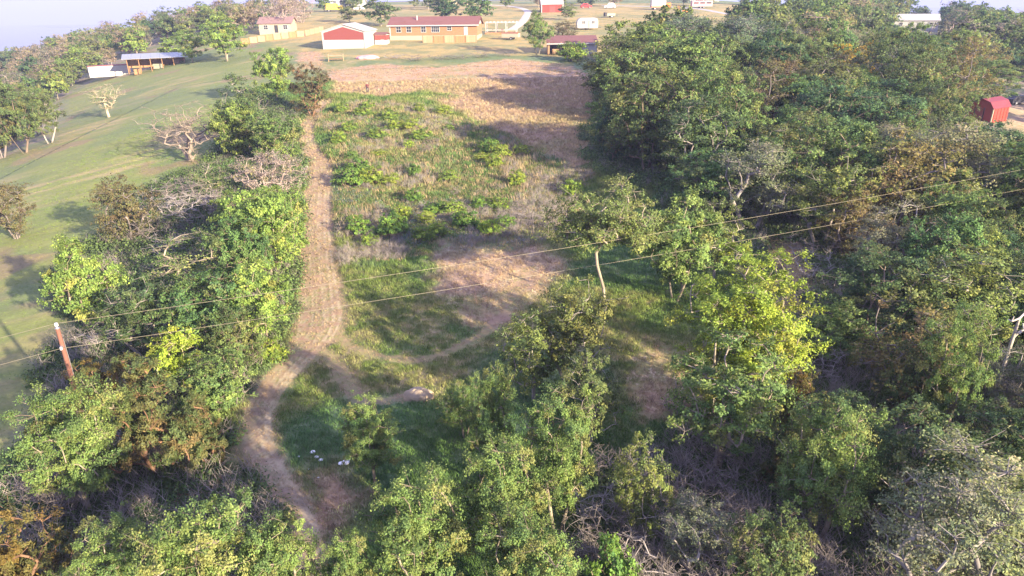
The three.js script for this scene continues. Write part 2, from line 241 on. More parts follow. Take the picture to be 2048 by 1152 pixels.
function growTree(o) {
  const r = R(o.seed), g = () => (r() + r() + r() - 1.5) / .75, H = o.H, rx = o.W / 2, base = o.base * H, cy = base + (H - base) * (o.low ?? .48), ryUp = H - cy, ryDn = cy - base * (o.under ?? .8);
  const nodes = [], node = (p, parent, w = 0) => { nodes.push({ p, parent, w, n: 0 }); return nodes.length - 1; };
  const stems = o.stems ?? 1, leanA = r() * 6.28;
  for (let s = 0; s < stems; s++) {                    // trunks
    const a = leanA + s / stems * 6.28 + r(), lean = (stems > 1 ? .25 + .25 * r() : .10 * r()) * (o.lean ?? 1), off = stems > 1 ? .12 : 0, top = lerp(base, cy, .5 + .5 * r()) * (o.leader ?? 1);
    let prev = node(V(Math.cos(a) * off, -.25, Math.sin(a) * off), -1), bend = 0;
    const n = 5; for (let k = 1; k <= n; k++) { const t = k / n; bend += (r() - .5) * .16; const wb = (o.wobble ?? 0) * Math.sin(t * 5 + s); prev = node(V(Math.cos(a + bend) * (off + lean * rx * t * 1.2) + wb, -.25 + (top + .25) * t, Math.sin(a + bend) * (off + lean * rx * t * 1.2) + wb * .5), prev); }
  }
  // clumps through the crown's volume, thicker toward its rim
  const pts = [], ns = o.seed * 13.7;
  for (let k = 0; k < o.clumps; k++) {
    const u = r() * 2 - 1, a = r() * 6.283, q = Math.sqrt(1 - u * u), dx = q * Math.cos(a), dz = q * Math.sin(a), dy = u;
    const lump = (o.lump ?? .72) + (1.66 - (o.lump ?? .72) * 1.45) * fbm(dx * 1.6 + ns, dz * 1.6 + dy * 1.9 + ns, 2), rad = Math.pow(r(), o.hollow ?? .38) * lump;
    let x = dx * rad * rx, z = dz * rad * rx; const y = cy + dy * rad * (dy > 0 ? ryUp : ryDn), t = clamp((y - base * .8) / (H - base * .8));
    if (o.shape === 'cone') { const w = Math.pow(1 - t, .75) * 1.35 + .06; x *= w; z *= w; }
    if (o.shape === 'vase') { const w = .35 + .75 * t; x *= w; z *= w; }
    pts.push(V(x, y, z));
  }
  const core = V(0, base * .9, 0); pts.sort((a, b) => a.distanceToSquared(core) - b.distanceToSquared(core));
  const tips = [];
  for (const p of pts) {
    let best = 0, bd = 1e9;
    for (let k = 0; k < nodes.length; k++) { const n = nodes[k].p; if (nodes[k].parent < 0) continue; const dy = p.y - n.y, h = Math.hypot(p.x - n.x, p.z - n.z), c = h + Math.abs(dy) * .8 + (dy < h * .15 ? (h * .15 - dy) * 1.5 : 0); if (c < bd) { bd = c; best = k; } }
    const a = nodes[best].p, d = a.distanceTo(p), m = a.clone().lerp(p, .5).add(V(g() * d * .10, (o.droop ?? .1) * d * (.6 + r()) , g() * d * .10));
    tips.push(node(p, d > .5 ? node(m, best) : best));
  }
  const leafEnds = [];
  for (const t of tips) { const c = nodes[t].p, cr = o.clumpR * (.65 + .7 * r()); for (let k = 0; k < (o.twigs ?? 5); k++) { const e = V(c.x + g() * cr, c.y + Math.abs(g()) * cr * .7 - cr * .1 + (o.up ?? 0) * cr, c.z + g() * cr); node(e, t); leafEnds.push([e, c, cr]); } }
  for (let k = nodes.length - 1; k >= 0; k--) { nodes[k].n = Math.max(1, nodes[k].n); const p = nodes[k].parent; if (p >= 0) nodes[p].n += nodes[k].n; }
  const T = new Tubes(), rad = (n) => Math.min(o.trunkR, (o.twigR ?? .008) * Math.pow(n, o.pipe ?? .46));
  for (const n of nodes) if (n.parent >= 0) { const q = nodes[n.parent], R1 = rad(n.n), R0 = q.parent < 0 ? rad(q.n) * 1.25 : Math.min(rad(q.n), R1 * 1.6), c = pick(o.bark, r), k = .75 + .5 * r(); T.add(q.p, n.p, R0, R1, R1 > .05 ? 7 : R1 > .02 ? 4 : 3, [c[0] * k, c[1] * k, c[2] * k]); }
  const out = { trunk: T.geo(), H, W: o.W };
  if (o.leaves) {
    const L = new Leaves(), per = o.leaves / leafEnds.length, mid = V(0, cy * .9, 0);
    let lastC = null, tone = null, tk = 1;
    for (const [e, c, cr] of leafEnds) {
      if (c !== lastC) { lastC = c; tone = pick(o.leaf, r); tk = .72 + .56 * r(); }
      const n = Math.floor(per * (.5 + r()));
      for (let k = 0; k < n; k++) {
        const s = cr * (o.spread ?? .34), x = e.x + g() * s, y = e.y + g() * s * .8, z = e.z + g() * s;
        let nx = (x - mid.x) / rx * .7 + g() * .7, ny = .45 + (y - mid.y) / ryUp * .4 + g() * .6, nz = (z - mid.z) / rx * .7 + g() * .7; const nl = Math.hypot(nx, ny, nz) || 1;
        const q = 2.1 * tk * (.68 + .64 * r()), hue = (r() - .5) * .16, S = o.leafS * (.6 + .8 * r());
        L.add(x, y, z, nx / nl, ny / nl, nz / nl, g(), g() - .35 + (o.upright ?? 0), g(), S, S * (o.narrow ?? .62), [tone[0] * q * (1 + hue), tone[1] * q, tone[2] * q * (1 - hue)]);
      }
    }
    out.crown = L.geo();
  }
  { // measured size of what was grown
    const a = (out.crown ?? out.trunk).attributes.position.array, hs = [], rs = []; for (let k = 0; k < a.length; k += 12) { hs.push(a[k + 1]); rs.push(Math.hypot(a[k], a[k + 2])); }
    hs.sort((p, q) => p - q); rs.sort((p, q) => p - q); out.H = hs[Math.floor(hs.length * .992)]; out.W = 2 * rs[Math.floor(rs.length * .955)];
  }
  return out;
}
const TWIG = [[.20, .17, .125], [.16, .13, .10], [.27, .23, .17]], BROWN = [[.16, .12, .09], [.20, .155, .115]], GREY = [[.24, .21, .19], [.30, .27, .24]], PALE = [[.30, .26, .20], [.25, .21, .165]], DUSK = [[.17, .145, .135], [.21, .18, .165]], RUST = [[.18, .10, .06], [.22, .13, .08]];
const L_ELM = [[.090, .134, .040, 3], [.112, .150, .045, 2], [.070, .110, .038, 2], [.130, .142, .048]], L_OAK = [[.058, .090, .036, 3], [.072, .106, .040, 2], [.046, .074, .034, 2], [.090, .108, .042]], L_WIL = [[.150, .192, .030, 3], [.126, .172, .032, 2], [.172, .186, .036]], L_GOLD = [[.27, .19, .03, 3], [.22, .17, .03, 2], [.17, .15, .035]];
const L_CED = [[.060, .080, .030, 3], [.078, .082, .032, 2], [.098, .078, .034], [.048, .066, .028, 2]], L_CEDO = [[.108, .080, .024, 3], [.090, .082, .028, 2], [.068, .074, .028, 2]], L_CEDD = [[.062, .058, .028, 3], [.06, .065, .028, 2], [.115, .075, .04]], L_OLI = [[.078, .100, .036, 3], [.096, .110, .040, 2], [.060, .082, .034, 2]], L_BRO = [[.086, .076, .036, 3], [.074, .076, .032, 2], [.10, .078, .046]], L_LIC = [[.115, .128, .075, 3], [.092, .112, .058, 2], [.14, .135, .095]], L_RED = [[.20, .165, .135, 3], [.16, .15, .07], [.22, .19, .165, 2]], L_SAP = [[.15, .20, .028, 3], [.19, .215, .036, 2]], L_SHR = [[.12, .175, .036, 3], [.14, .19, .034, 2], [.075, .12, .03, 2]], L_RID = [[.115, .098, .062, 3], [.10, .10, .05, 2], [.14, .11, .08]];
const kinds = {
  elm_fg: [...[11, 12, 13, 14].map((seed) => ({ seed, H: 5.6, W: 4.2, base: .22, clumps: 100, clumpR: .40, twigs: 7, leaves: 42000, leafS: .078, leaf: L_ELM, pipe: .42, bark: TWIG, trunkR: .12, stems: seed % 2 + 1, hollow: .45 }))],
  elm: [...[21, 22, 23].map((seed) => ({ seed, H: 6, W: 5, base: .2, clumps: 85, clumpR: .5, leaves: 16000, leafS: .145, leaf: L_ELM, pipe: .42, bark: TWIG, trunkR: .14, stems: seed % 2 + 1 }))],
  tall_elm: [{ seed: 31, H: 7.6, W: 6.4, base: .56, under: 1.02, low: .36, lump: .8, clumps: 150, clumpR: .48, leaves: 26000, leafS: .115, leaf: [[.098, .126, .040, 3], [.118, .136, .046, 2], [.076, .104, .036, 2]], bark: PALE, trunkR: .09, lean: 1.6, twigs: 7, leader: .74, wobble: .2, twigR: .010 }],
  fork_elm: [{ seed: 32, H: 7, W: 5.2, base: .38, low: .42, clumps: 95, clumpR: .45, leaves: 17000, leafS: .13, leaf: L_ELM, bark: PALE, trunkR: .16, lean: .6, twigR: .012 }],
  oak: [...[41, 42, 43, 44].map((seed) => ({ seed, H: 8, W: 6.8, base: .16, clumps: 120, clumpR: .62, leaves: 17000, leafS: .18, lump: .86, hollow: .32, leaf: L_OAK, bark: BROWN, trunkR: .22, stems: 1 + seed % 2 }))],
  willow: [{ seed: 51, H: 8.8, W: 5.8, base: .14, low: .46, lump: .80, clumps: 230, clumpR: .46, leaves: 46000, leafS: .135, narrow: .45, leaf: L_WIL, bark: PALE, trunkR: .2, stems: 3, upright: .9, hollow: .5 }],
  willow_yellow: [{ seed: 52, H: 8.6, W: 8.4, base: .16, clumps: 100, clumpR: .6, leaves: 12000, leafS: .22, leaf: L_GOLD, bark: PALE, trunkR: .2 }],
  cedar: [...[61, 62].map((seed) => ({ seed, H: 4.8, W: 3.8, base: .05, low: .36, clumps: 95, clumpR: .36, leaves: 24000, leafS: .12, narrow: .36, leaf: L_CED, bark: RUST, trunkR: .12, stems: 2, upright: .7, up: .25, shape: 'cone' }))],
  cedar_orange: [{ seed: 65, H: 3.6, W: 2.6, base: .05, low: .4, clumps: 75, clumpR: .3, leaves: 20000, leafS: .105, narrow: .36, leaf: L_CEDO, bark: RUST, trunkR: .1, stems: 2, upright: .9, up: .3 }],
  cedar_dark: [{ seed: 67, H: 7, W: 6, base: .06, low: .45, clumps: 100, clumpR: .5, leaves: 13000, leafS: .2, narrow: .4, leaf: L_CEDD, bark: RUST, trunkR: .16, stems: 3, upright: .5 }],
  olive: [...[71, 72, 73].map((seed) => ({ seed, H: 6, W: 4, base: .15, clumps: 72, clumpR: .46, leaves: 13000, leafS: .115, leaf: L_OLI, bark: GREY, trunkR: .12, stems: 1 + seed % 3 }))],
  olive_brown: [...[75, 76].map((seed) => ({ seed, H: 5.6, W: 4.6, base: .12, clumps: 80, clumpR: .46, leaves: 8000, leafS: .14, leaf: L_BRO, bark: DUSK, trunkR: .12, stems: 3, twigs: 7 }))],
  mesquite: [...[81, 82].map((seed) => ({ seed, H: 5, W: 6.2, base: .2, low: .4, clumps: 62, clumpR: .5, leaves: 6000, leafS: .10, leaf: L_ELM, bark: PALE, trunkR: .17, stems: 2, twigs: 11, twigR: .009, pipe: .44, shape: 'vase', lean: 1.5 }))],
  lichen: [...[85, 86].map((seed) => ({ seed, H: 5, W: 4, base: .16, clumps: 75, clumpR: .4, leaves: 13000, leafS: .085, leaf: L_LIC, bark: [[.27, .245, .23], [.22, .20, .19]], trunkR: .12, stems: 2, twigs: 9, twigR: .008, lean: 1.4 }))],
  bare: [{ seed: 91, H: 6, W: 9, base: .1, low: .55, clumps: 300, clumpR: .40, twigs: 6, bark: [[.27, .225, .185], [.22, .18, .15]], trunkR: .22, stems: 4, twigR: .006, pipe: .48, shape: 'vase', lean: 1.6, hollow: .6 }],
  bare_small: [{ seed: 92, H: 5.2, W: 6, base: .3, low: .5, clumps: 150, clumpR: .42, twigs: 7, leaves: 2400, leafS: .10, leaf: L_ELM, bark: [[.40, .34, .25], [.34, .29, .21]], trunkR: .17, twigR: .007, pipe: .48, shape: 'vase', hollow: .6 }],
  snag: [{ seed: 94, H: 5, W: 1.2, base: .75, clumps: 4, clumpR: .2, twigs: 2, bark: [[.5, .45, .38], [.44, .40, .34]], trunkR: .11, twigR: .03, lean: 3 }],
  redbud: [{ seed: 95, H: 5, W: 6.8, base: .12, clumps: 110, clumpR: .5, twigs: 8, leaves: 6500, leafS: .12, leaf: L_RED, bark: [[.26, .20, .18], [.31, .25, .22]], trunkR: .12, stems: 3, twigR: .008 }],
  sapling: [{ seed: 96, H: 4.2, W: 3.2, base: .25, clumps: 60, clumpR: .36, leaves: 9000, leafS: .12, leaf: L_SAP, bark: [[.5, .45, .25], [.45, .4, .22]], trunkR: .06, stems: 2, upright: .5 }],
  shrub_bright: [{ seed: 97, H: 1.6, W: 2, base: .05, clumps: 45, clumpR: .26, leaves: 5200, leafS: .11, leaf: L_SHR, bark: BROWN, trunkR: .04, stems: 4 }],
  brush: [...[101, 102, 103].map((seed) => ({ seed, H: 2.2, W: 2.6, base: .08, clumps: 46, clumpR: .3, twigs: 5, bark: seed === 103 ? [[.26, .235, .225], [.31, .28, .265]] : DUSK, trunkR: .03, stems: 7, twigR: .006, pipe: .38, shape: 'vase', lean: 2 }))],
  oak_far: [...[111, 112].map((seed) => ({ seed, H: 8, W: 6.8, base: .14, clumps: 70, clumpR: .75, twigs: 4, leaves: 4200, leafS: .42, lump: .86, hollow: .32, leaf: L_OAK, bark: BROWN, trunkR: .22 }))],
  elm_far: [...[113].map((seed) => ({ seed, H: 7, W: 6, base: .16, clumps: 60, clumpR: .7, twigs: 4, leaves: 3800, leafS: .4, lump: .82, hollow: .34, leaf: L_ELM, bark: PALE, trunkR: .18 }))],
  olive_far: [...[114].map((seed) => ({ seed, H: 7, W: 6, base: .16, clumps: 60, clumpR: .7, twigs: 5, leaves: 3000, leafS: .36, leaf: L_OLI, bark: GREY, trunkR: .18 }))],
  ridge: [...[115, 116].map((seed) => ({ seed, H: 7, W: 6, base: .2, clumps: 60, clumpR: .7, twigs: 7, leaves: 2600, leafS: .3, leaf: L_RID, bark: [[.30, .24, .21], [.36, .29, .25]], trunkR: .16, twigR: .014, stems: 2 }))],
};
const NAME = { elm_fg: 'elm_tree', elm: 'elm_tree', tall_elm: 'elm_tree', fork_elm: 'elm_tree', oak: 'oak_tree', willow: 'willow_tree', willow_yellow: 'willow_tree', cedar: 'cedar_tree', cedar_orange: 'cedar_tree', cedar_dark: 'cedar_tree', olive: 'olive_green_tree', olive_brown: 'budding_tree', mesquite: 'mesquite_tree', lichen: 'lichen_tree', bare: 'dead_tree', bare_small: 'dead_tree', snag: 'tree_snag', redbud: 'blossoming_tree', sapling: 'sapling', shrub_bright: 'green_bush', brush: 'bare_bush', oak_far: 'oak_tree', elm_far: 'elm_tree', olive_far: 'olive_green_tree', ridge: 'ridge_tree' };
const BUSHY = new Set(['shrub_bright', 'brush']);
const TINTED = new Set(['shrub_bright', 'oak', 'elm', 'olive', 'oak_far', 'elm_far', 'olive_far', 'ridge']);
const proto = {}; let protoTris = 0;
for (const [k, list] of Object.entries(kinds)) proto[k] = list.map((o) => { const t = growTree(o); protoTris += t.trunk.index.count / 3 + (t.crown ? t.crown.index.count / 3 : 0); return t; });
const pr = R(909), stood = [];
function plant(kind, x, z, H, W, label, group, tint = TINTED.has(kind) ? Math.floor(pr() * 4) : 0) {
  const list = proto[kind], t = list[Math.floor(pr() * list.length)], o = new THREE.Group();
  o.name = numbered(NAME[kind]); o.position.set(x, ground(x, z) - .05, z); o.rotation.y = pr() * 6.283; o.scale.set(W / t.W, H / t.H, W / t.W);
  part(BUSHY.has(kind) ? 'stem' : 'trunk', t.trunk, barkMat, o); if (t.crown) part(BUSHY.has(kind) ? 'foliage' : 'crown', t.crown, leafTints[tint], o);
  tag(o, label, BUSHY.has(kind) ? 'bush' : 'tree', group); scene.add(o); stood.push([x, z, W]); return o;
}
// kind, x, z, height, crown width, label, group
for (const t of [
  ['elm_fg', -17.1, -22.6, 5.9, 4.0, 'broad light green tree just below the reddish utility pole'],
  ['cedar_orange', -16.4, -18.1, 4.2, 2.7, 'orange-brown cedar at the low end of the hedgerow by the shaded grass'],
  ['elm_fg', -9.2, -16.3, 5.7, 3.8, 'large yellow-green tree where the curving track leaves the glade', 'pair of big trees flanking the track mouth'],
  ['elm_fg', -12.8, -17.2, 4.1, 3.0, 'olive green tree filling in between the orange cedar and the track mouth'],
  ['elm_fg', -7.5, -16.7, 4.5, 2.6, 'small yellow-green tree leaning over the track mouth'],
  ['cedar', -15.3, -25.2, 5.8, 4.4, 'wide olive cedar with brown tips in the hedgerow beside the curved track'],
  ['sapling', -17.1, -31.2, 4.2, 3.3, 'slender bright lime sapling with pale twin stems in the hedgerow'],
  ['cedar_orange', -20.9, -30.0, 3.1, 2.5, 'small rusty cedar beside the foot of the utility pole'],
  ['cedar_orange', -18.5, -29.0, 3.8, 2.3, 'small rusty cedar beside the slender lime sapling'],
  ['cedar', -13.7, -25.7, 3.6, 2.4, 'low brown-tipped cedar at the inner edge of the curved track'],
  ['elm', -14.2, -28.8, 3.7, 3.1, 'rounded green tree behind the wide olive cedar'],
  ['olive', -20.8, -35.6, 5.1, 4.2, 'dull green tree under the wires behind the lime sapling'],
  ['elm', -17.1, -35.3, 4.9, 4.7, 'leafy green tree under the upper wire in the hedgerow'],
  ['elm', -14.6, -36.9, 5.4, 4.0, 'yellow-green tree at the hedgerow edge where the track splits'],
  ['oak', -14.7, -33.0, 4.4, 3.4, 'darker green tree overhanging the fork of the track'],
  ['elm', -25.8, -39.1, 6.3, 4.5, 'bright green tree at the hedgerow edge beside the mown field'],
  ['mesquite', -20.8, -44.5, 5.0, 6.7, 'half-bare mesquite with pale spreading limbs and thin leaves'],
  ['olive_brown', -31.7, -55.4, 5.7, 5.3, 'brown-green budding tree casting its shadow on the mown field'],
  ['elm', -17.2, -46.7, 6.7, 5.2, 'yellow-green tree bordering the straight mown track'],
  ['elm', -17.8, -52.6, 5.2, 3.9, 'narrow yellow-green tree halfway along the straight mown track'],
  ['elm', -17.7, -43.4, 5.6, 3.9, 'green tree behind the half-bare mesquite'],
  ['elm', -22.1, -55.2, 4.0, 4.5, 'leafy tree between the dark thicket and the straight track'],
  ['redbud', -22.9, -65.4, 4.9, 7.3, 'pale pinkish blossoming small tree at the top of the straight track'],
  ['olive', -30.2, -81.9, 9.0, 6.3, 'tall olive green tree at the upper end of the hedgerow'],
  ['elm', -24.9, -75.3, 6.0, 5.9, 'yellow-green tree next to the pale blossoming tree'],
  ['elm', -30.8, -79.1, 6.7, 5.0, 'light green tree just behind the spreading dead tree'],
  ['elm', -35.9, -111.4, 7.9, 6.2, 'green tree at the top of the hedgerow below the fenced house'],
  ['cedar_dark', -27.7, -100.4, 7.0, 6.4, 'dark brown-green cedar standing at the edge of the bare clearing'],
  ['bare', -36.8, -81.1, 6.3, 9.4, 'spreading leafless dead tree in the mown field'],
  ['bare_small', -66.8, -119.1, 5.3, 6.3, 'small pale leafless tree alone in the mown field'],
  ['oak', -70.1, -101.2, 10.0, 7.0, 'tall green tree with pale trunks at the corner of the mown field', 'trees at the mown field corner'],
  ['olive', -68.7, -105.1, 8.0, 5.5, 'slim olive tree at the corner of the mown field', 'slim trees at the mown field corner'],
  ['olive_brown', -73.7, -101.4, 9.2, 6.7, 'brown leaning tree at the corner of the mown field'],
  ['elm', -77.3, -116.4, 7.2, 6.1, 'light green tree crowded behind the tall pale-trunked tree'],
  ['olive', -90.9, -128.7, 8.4, 7.2, 'slim olive tree at the corner of the mown field', 'slim trees at the mown field corner'],
  ['olive_brown', -44.3, -59.9, 5.3, 4.2, 'bushy olive-brown tree standing alone at the mown field margin'],
  ['mesquite', -29.3, -66.4, 3.7, 4.1, 'thin grey-limbed mesquite below the spreading dead tree'],
  ['elm', -75.4, -175.2, 7.1, 7.3, 'round green tree shading the open pole shed'],
  ['elm_far', -86.4, -189.1, 5.2, 5.7, 'small green tree behind the open pole shed'],
  ['elm', -64.1, -167.5, 9.8, 10.7, 'large light green tree on the lawn between pole shed and plank fence'],
  ['tall_elm', 5.8, -40.9, 8.1, 7.2, 'tall tree with long bare pale trunk standing over the wires in the glade'],
  ['elm', 10.7, -42.1, 7.3, 5.5, 'yellow-green tree beside the tall bare-trunked tree'],
  ['olive', 13.8, -44.5, 6.0, 4.0, 'thin olive tree behind the lime-yellow tree'],
  ['lichen', 19.5, -54.2, 7.5, 6.5, 'pale yellow-grey tree with exposed limbs under the wires'],
  ['elm', 16.9, -57.8, 5.8, 6.3, 'light green tree between the big oaks and the exposed-limbed tree'],
  ['willow', 10.8, -28.5, 8.5, 6.1, 'large lime-yellow tree glowing in the glade'],
  ['fork_elm', 8.6, -24.4, 6.4, 5.0, 'green tree with forked pale trunk in front of the lime-yellow tree'],
  ['olive', 1.0, -30.4, 4.8, 3.5, 'shorter olive tree at the edge of the bare dirt patch'],
  ['olive', 3.1, -30.8, 6.5, 4.0, 'olive tree just below the tall bare-trunked tree'],
  ['olive', 3.4, -26.6, 4.9, 2.8, 'olive tree behind the front row of light green trees'],
  ['elm_fg', -5.9, -24.2, 4.1, 2.7, 'low light green tree above the white litter'],
  ['elm_fg', -0.9, -23.6, 5.6, 2.0, 'upright light green tree with thin top shoots'],
  ['elm_fg', 1.6, -21.2, 6.1, 2.9, 'light green tree with a straight pale trunk beside the brush'],
  ['elm_fg', -0.5, -19.0, 5.7, 3.5, 'broad bright green tree in the middle of the front row'],
  ['elm_fg', -3.1, -17.4, 5.6, 3.7, 'wide yellow-green tree in front of the littered grass'],
  ['elm_fg', 0.3, -16.5, 4.7, 3.2, 'bright green tree at the foot of the front row'],
  ['elm_fg', -5.2, -16.6, 4.2, 2.1, 'small yellow-green tree beside the shaded track mouth'],
  ['elm_fg', -2.3, -27.5, 2.8, 2.1, 'thin light green tree growing behind the front row'],
  ['olive', 4.7, -20.4, 4.7, 2.3, 'thin olive sapling rising from the bare brush'],
  ['shrub_bright', 3.2, -17.6, 2.7, 2.1, 'bright green bush at the foot of the wood'],
  ['lichen', 6.2, -18.9, 3.2, 2.6, 'pale grey-green tree amid bare brush'],
  ['oak', 8.1, -17.2, 4.2, 2.8, 'fresh green tree in front of the pale grey-green tree'],
  ['elm_fg', 11.1, -20.3, 6.0, 3.4, 'tall yellow-green tree rising above the lower wood'],
  ['lichen', 13.2, -16.5, 5.8, 4.1, 'wide grey lichen-covered tree with pale twisted limbs'],
  ['oak', 13.8, -21.6, 4.0, 1.9, 'narrow dark green tree next to the tall yellow-green tree'],
  ['oak', 17.8, -19.7, 4.6, 2.4, 'dark green tree behind the wide grey lichen-covered tree'],
  ['lichen', 16.1, -16.9, 4.2, 1.9, 'small grey-green tree beside the wide lichen-covered tree'],
  ['cedar', 10.7, -22.8, 3.4, 1.8, 'small dull cedar below the lime-yellow tree'],
  ['cedar_orange', 12.9, -26.8, 3.5, 2.0, 'small yellow-brown cedar beside the lime-yellow tree'],
  ['elm_fg', 19.1, -26.4, 6.8, 2.9, 'tall light green tree standing near the leafless snag'],
  ['oak', 18.0, -27.9, 4.1, 2.5, 'dark green tree beside the tall light green tree'],
  ['lichen', 22.7, -28.3, 3.8, 3.5, 'grey-limbed tree below the leafless snag'],
  ['snag', 24.0, -30.1, 4.9, 1.0, 'broken pale leafless snag poking above the wood'],
  ['oak', 19.4, -23.9, 3.7, 2.9, 'round green tree below the grey-limbed tree'],
  ['willow_yellow', 50.9, -108.5, 8.6, 8.9, 'golden yellow tree standing among dark oaks'],
  ['elm', 33.9, -60.6, 6.5, 5.7, 'light green round tree with one long pale trunk'],
  ['oak', 13.8, -70.5, 11.0, 9.4, 'big dark oak at the edge of the ploughed clearing'],
  ['oak', 20.1, -69.1, 11.3, 8.2, 'big oak with sunlit crown beside the clearing-edge oak'],
  ['oak', 11.2, -74.3, 7.8, 4.7, 'leaning oak limb mass over the clearing edge'],
  ['oak', 33.4, -74.6, 8.8, 9.9, 'broad dark oak behind the exposed-limbed tree'],
  ['elm', 32.0, -48.1, 6.0, 5.0, 'light green tree where the wires vanish into the wood'],
  ['elm', 26.3, -40.5, 6.3, 4.3, 'pale green tree below where the wires vanish'],
  ['oak', 32.9, -45.5, 5.8, 4.4, 'dark oak beside where the wires vanish'],
  ['lichen', 24.1, -36.5, 5.0, 3.1, 'bluish grey tree in the middle of the wood'],
  ['oak', 21.5, -39.1, 4.6, 2.7, 'small dark oak at the shaded opening'],
  ['oak', 74.9, -113.7, 7.4, 9.8, 'round oak crowding behind the red shed'],
  ['oak', 50.3, -82.9, 8.6, 7.0, 'dark oak near the red shed'],
  ['elm', 6.0, -154.0, 8.4, 6.4, 'slim green tree beside the pale utility trailer'],
  ['shrub_bright', 12.9, -145.0, 3.6, 7.1, 'sprawling green bush hiding the red-roofed barn'],
  ['olive_brown', 13.7, -180.4, 4.3, 7.3, 'dark thin tree behind the red-roofed barn'],
  ['oak', 21.4, -139.4, 4.1, 4.9, 'dark green bush at the corner of the clearing'],
  ['redbud', -67.1, -219.3, 9.8, 14.5, 'bare pinkish tree behind the fenced house'],
  ['redbud', -67.4, -245.4, 9.1, 9.7, 'slim pinkish tree at the end of the plank fence'],
  ['olive_far', -50.9, -240.7, 6.4, 7.2, 'olive tree behind the white garage'],
  ['olive_far', -38.4, -225.5, 7.9, 11.2, 'wide olive-brown tree between garage and brick house'],
  ['oak_far', -20.7, -244.9, 7.8, 11.3, 'dark green tree behind the brick house'],
  ['elm_far', -9.0, -238.7, 7.6, 9.5, 'light green tree past the end of the brick house'],
  ['olive_far', 18.8, -237.9, 5.1, 6.3, 'small olive tree beside the red and white barn'],
]) plant(...t);

// ---------------------------------------------------------------- the woods
const within = (poly, x, z) => { let c = false; for (let i = 0, j = poly.length - 1; i < poly.length; j = i++) { const a = poly[i], b = poly[j]; if ((a[1] > z) !== (b[1] > z) && x < (b[0] - a[0]) * (z - a[1]) / (b[1] - a[1]) + a[0]) c = !c; } return c; };
const inView = (x, z, m = 6) => -z > 10 && Math.abs(x) < -z * .80 + m;
function scatter(poly, gap, seed, fn, most = 1e9) {
  const r = R(seed), xs = poly.map((p) => p[0]), zs = poly.map((p) => p[1]); let n = 0;
  const list = [];
  for (let z = Math.min(...zs); z < Math.max(...zs); z += gap(z)) for (let x = Math.min(...xs); x < Math.max(...xs); x += gap(z)) { const px = x + (r() - .5) * gap(z) * .9, pz = z + (r() - .5) * gap(z) * .9; if (within(poly, px, pz) && inView(px, pz)) list.push([px, pz]); }
  list.sort((a, b) => b[1] - a[1]);
  for (const [x, z] of list) { if (n >= most) break; if (fn(x, z, r) !== false) n++; }
  return n;
}
const clearOf = (x, z, k) => stood.every(([a, b, w]) => Math.hypot(a - x, b - z) > k * (w / 2 + 1));
const eastWood = [[11.51, -74.34], [14.56, -63.09], [15.91, -53.12], [22.73, -56.53], [22.95, -45.26], [17.56, -34.15], [12.13, -26.08], [9.62, -23.10], [7.85, -18.66], [7.05, -16.02], [19.93, -15.89], [61.54, -54.71], [131.71, -135.59], [198.34, -269.90], [197.11, -332.30], [156.75, -315.11], [105.58, -270.86], [51.71, -172.56], [26.48, -142.39], [17.59, -123.40], [12.02, -86.72]];
const shedYard = [[56.66, -90.91], [67.34, -108.21], [78.10, -120.80], [97.05, -140.44], [114.05, -144.98], [70.07, -82.01], [59.99, -81.54], [54.12, -83.80]];
const lowA = [[56.35, -93.32], [88.39, -102.53], [61.34, -64.55], [37.40, -60.85]], lowB = [[108.76, -223.08], [161.21, -270.73], [105.20, -168.25], [72.11, -149.92]];
const houseYard = [[114.48, -225.33], [147.80, -290.65], [186.20, -325.14], [138.78, -237.89]];
const eastMarks = [['lime-yellow tree', 11, -28], ['leafless snag', 24, -30], ['golden yellow tree', 51, -108], ['red shed', 70, -104], ['shaded opening', 21, -45], ['wide lichen-covered tree', 13, -16.5], ['bare-trunked glade tree', 8, -42], ['clearing-edge oaks', 17, -70], ['spot where wires vanish', 34, -50], ['white wood-edge house', 153, -281], ['reddish-roofed cream house', 127, -186], ['far gravel road', 99, -217], ['rusty-roofed low barn', 20, -150]];
const westMarks = [['pole shed', -85, -178], ['pale-trunked corner trees', -72, -104], ['pink bungalow', -66, -216], ['white box trailer', -96, -183], ['small pale leafless tree', -67, -119], ['lawn tree by the pole shed', -64, -167], ['misty skyline', -180, -330], ['yellow truck', -69, -300]];
const KIND = { oak: 'oak', oak_far: 'oak', elm: 'leafy elm', elm_far: 'leafy elm', olive: 'olive tree', olive_far: 'olive tree', lichen: 'grey lichen-covered tree', olive_brown: 'brownish budding tree', ridge: 'brownish bare tree' }, HUE = ['green', 'yellow-green', 'dark green', 'pale green'];
function woodLabel(k, tint, H, x, z, marks, wood) {
  let best = marks[0], bd = 1e9; for (const m of marks) { const q = Math.hypot(m[1] - x, m[2] - z); if (q < bd) { bd = q; best = m; } }
  const hue = k === 'lichen' || k === 'olive_brown' || k === 'ridge' ? '' : HUE[tint] + ' ', size = H > 8.4 ? 'tall' : H < 4.6 ? 'small' : 'middling';
  return size + ' ' + hue + KIND[k] + ' in the ' + wood + (bd < 9 ? ' close by the ' : bd < 22 ? ' near the ' : ' off from the ') + best[0];
}
stood.push([12, -29, 11], [8.6, -24.4, 7]);
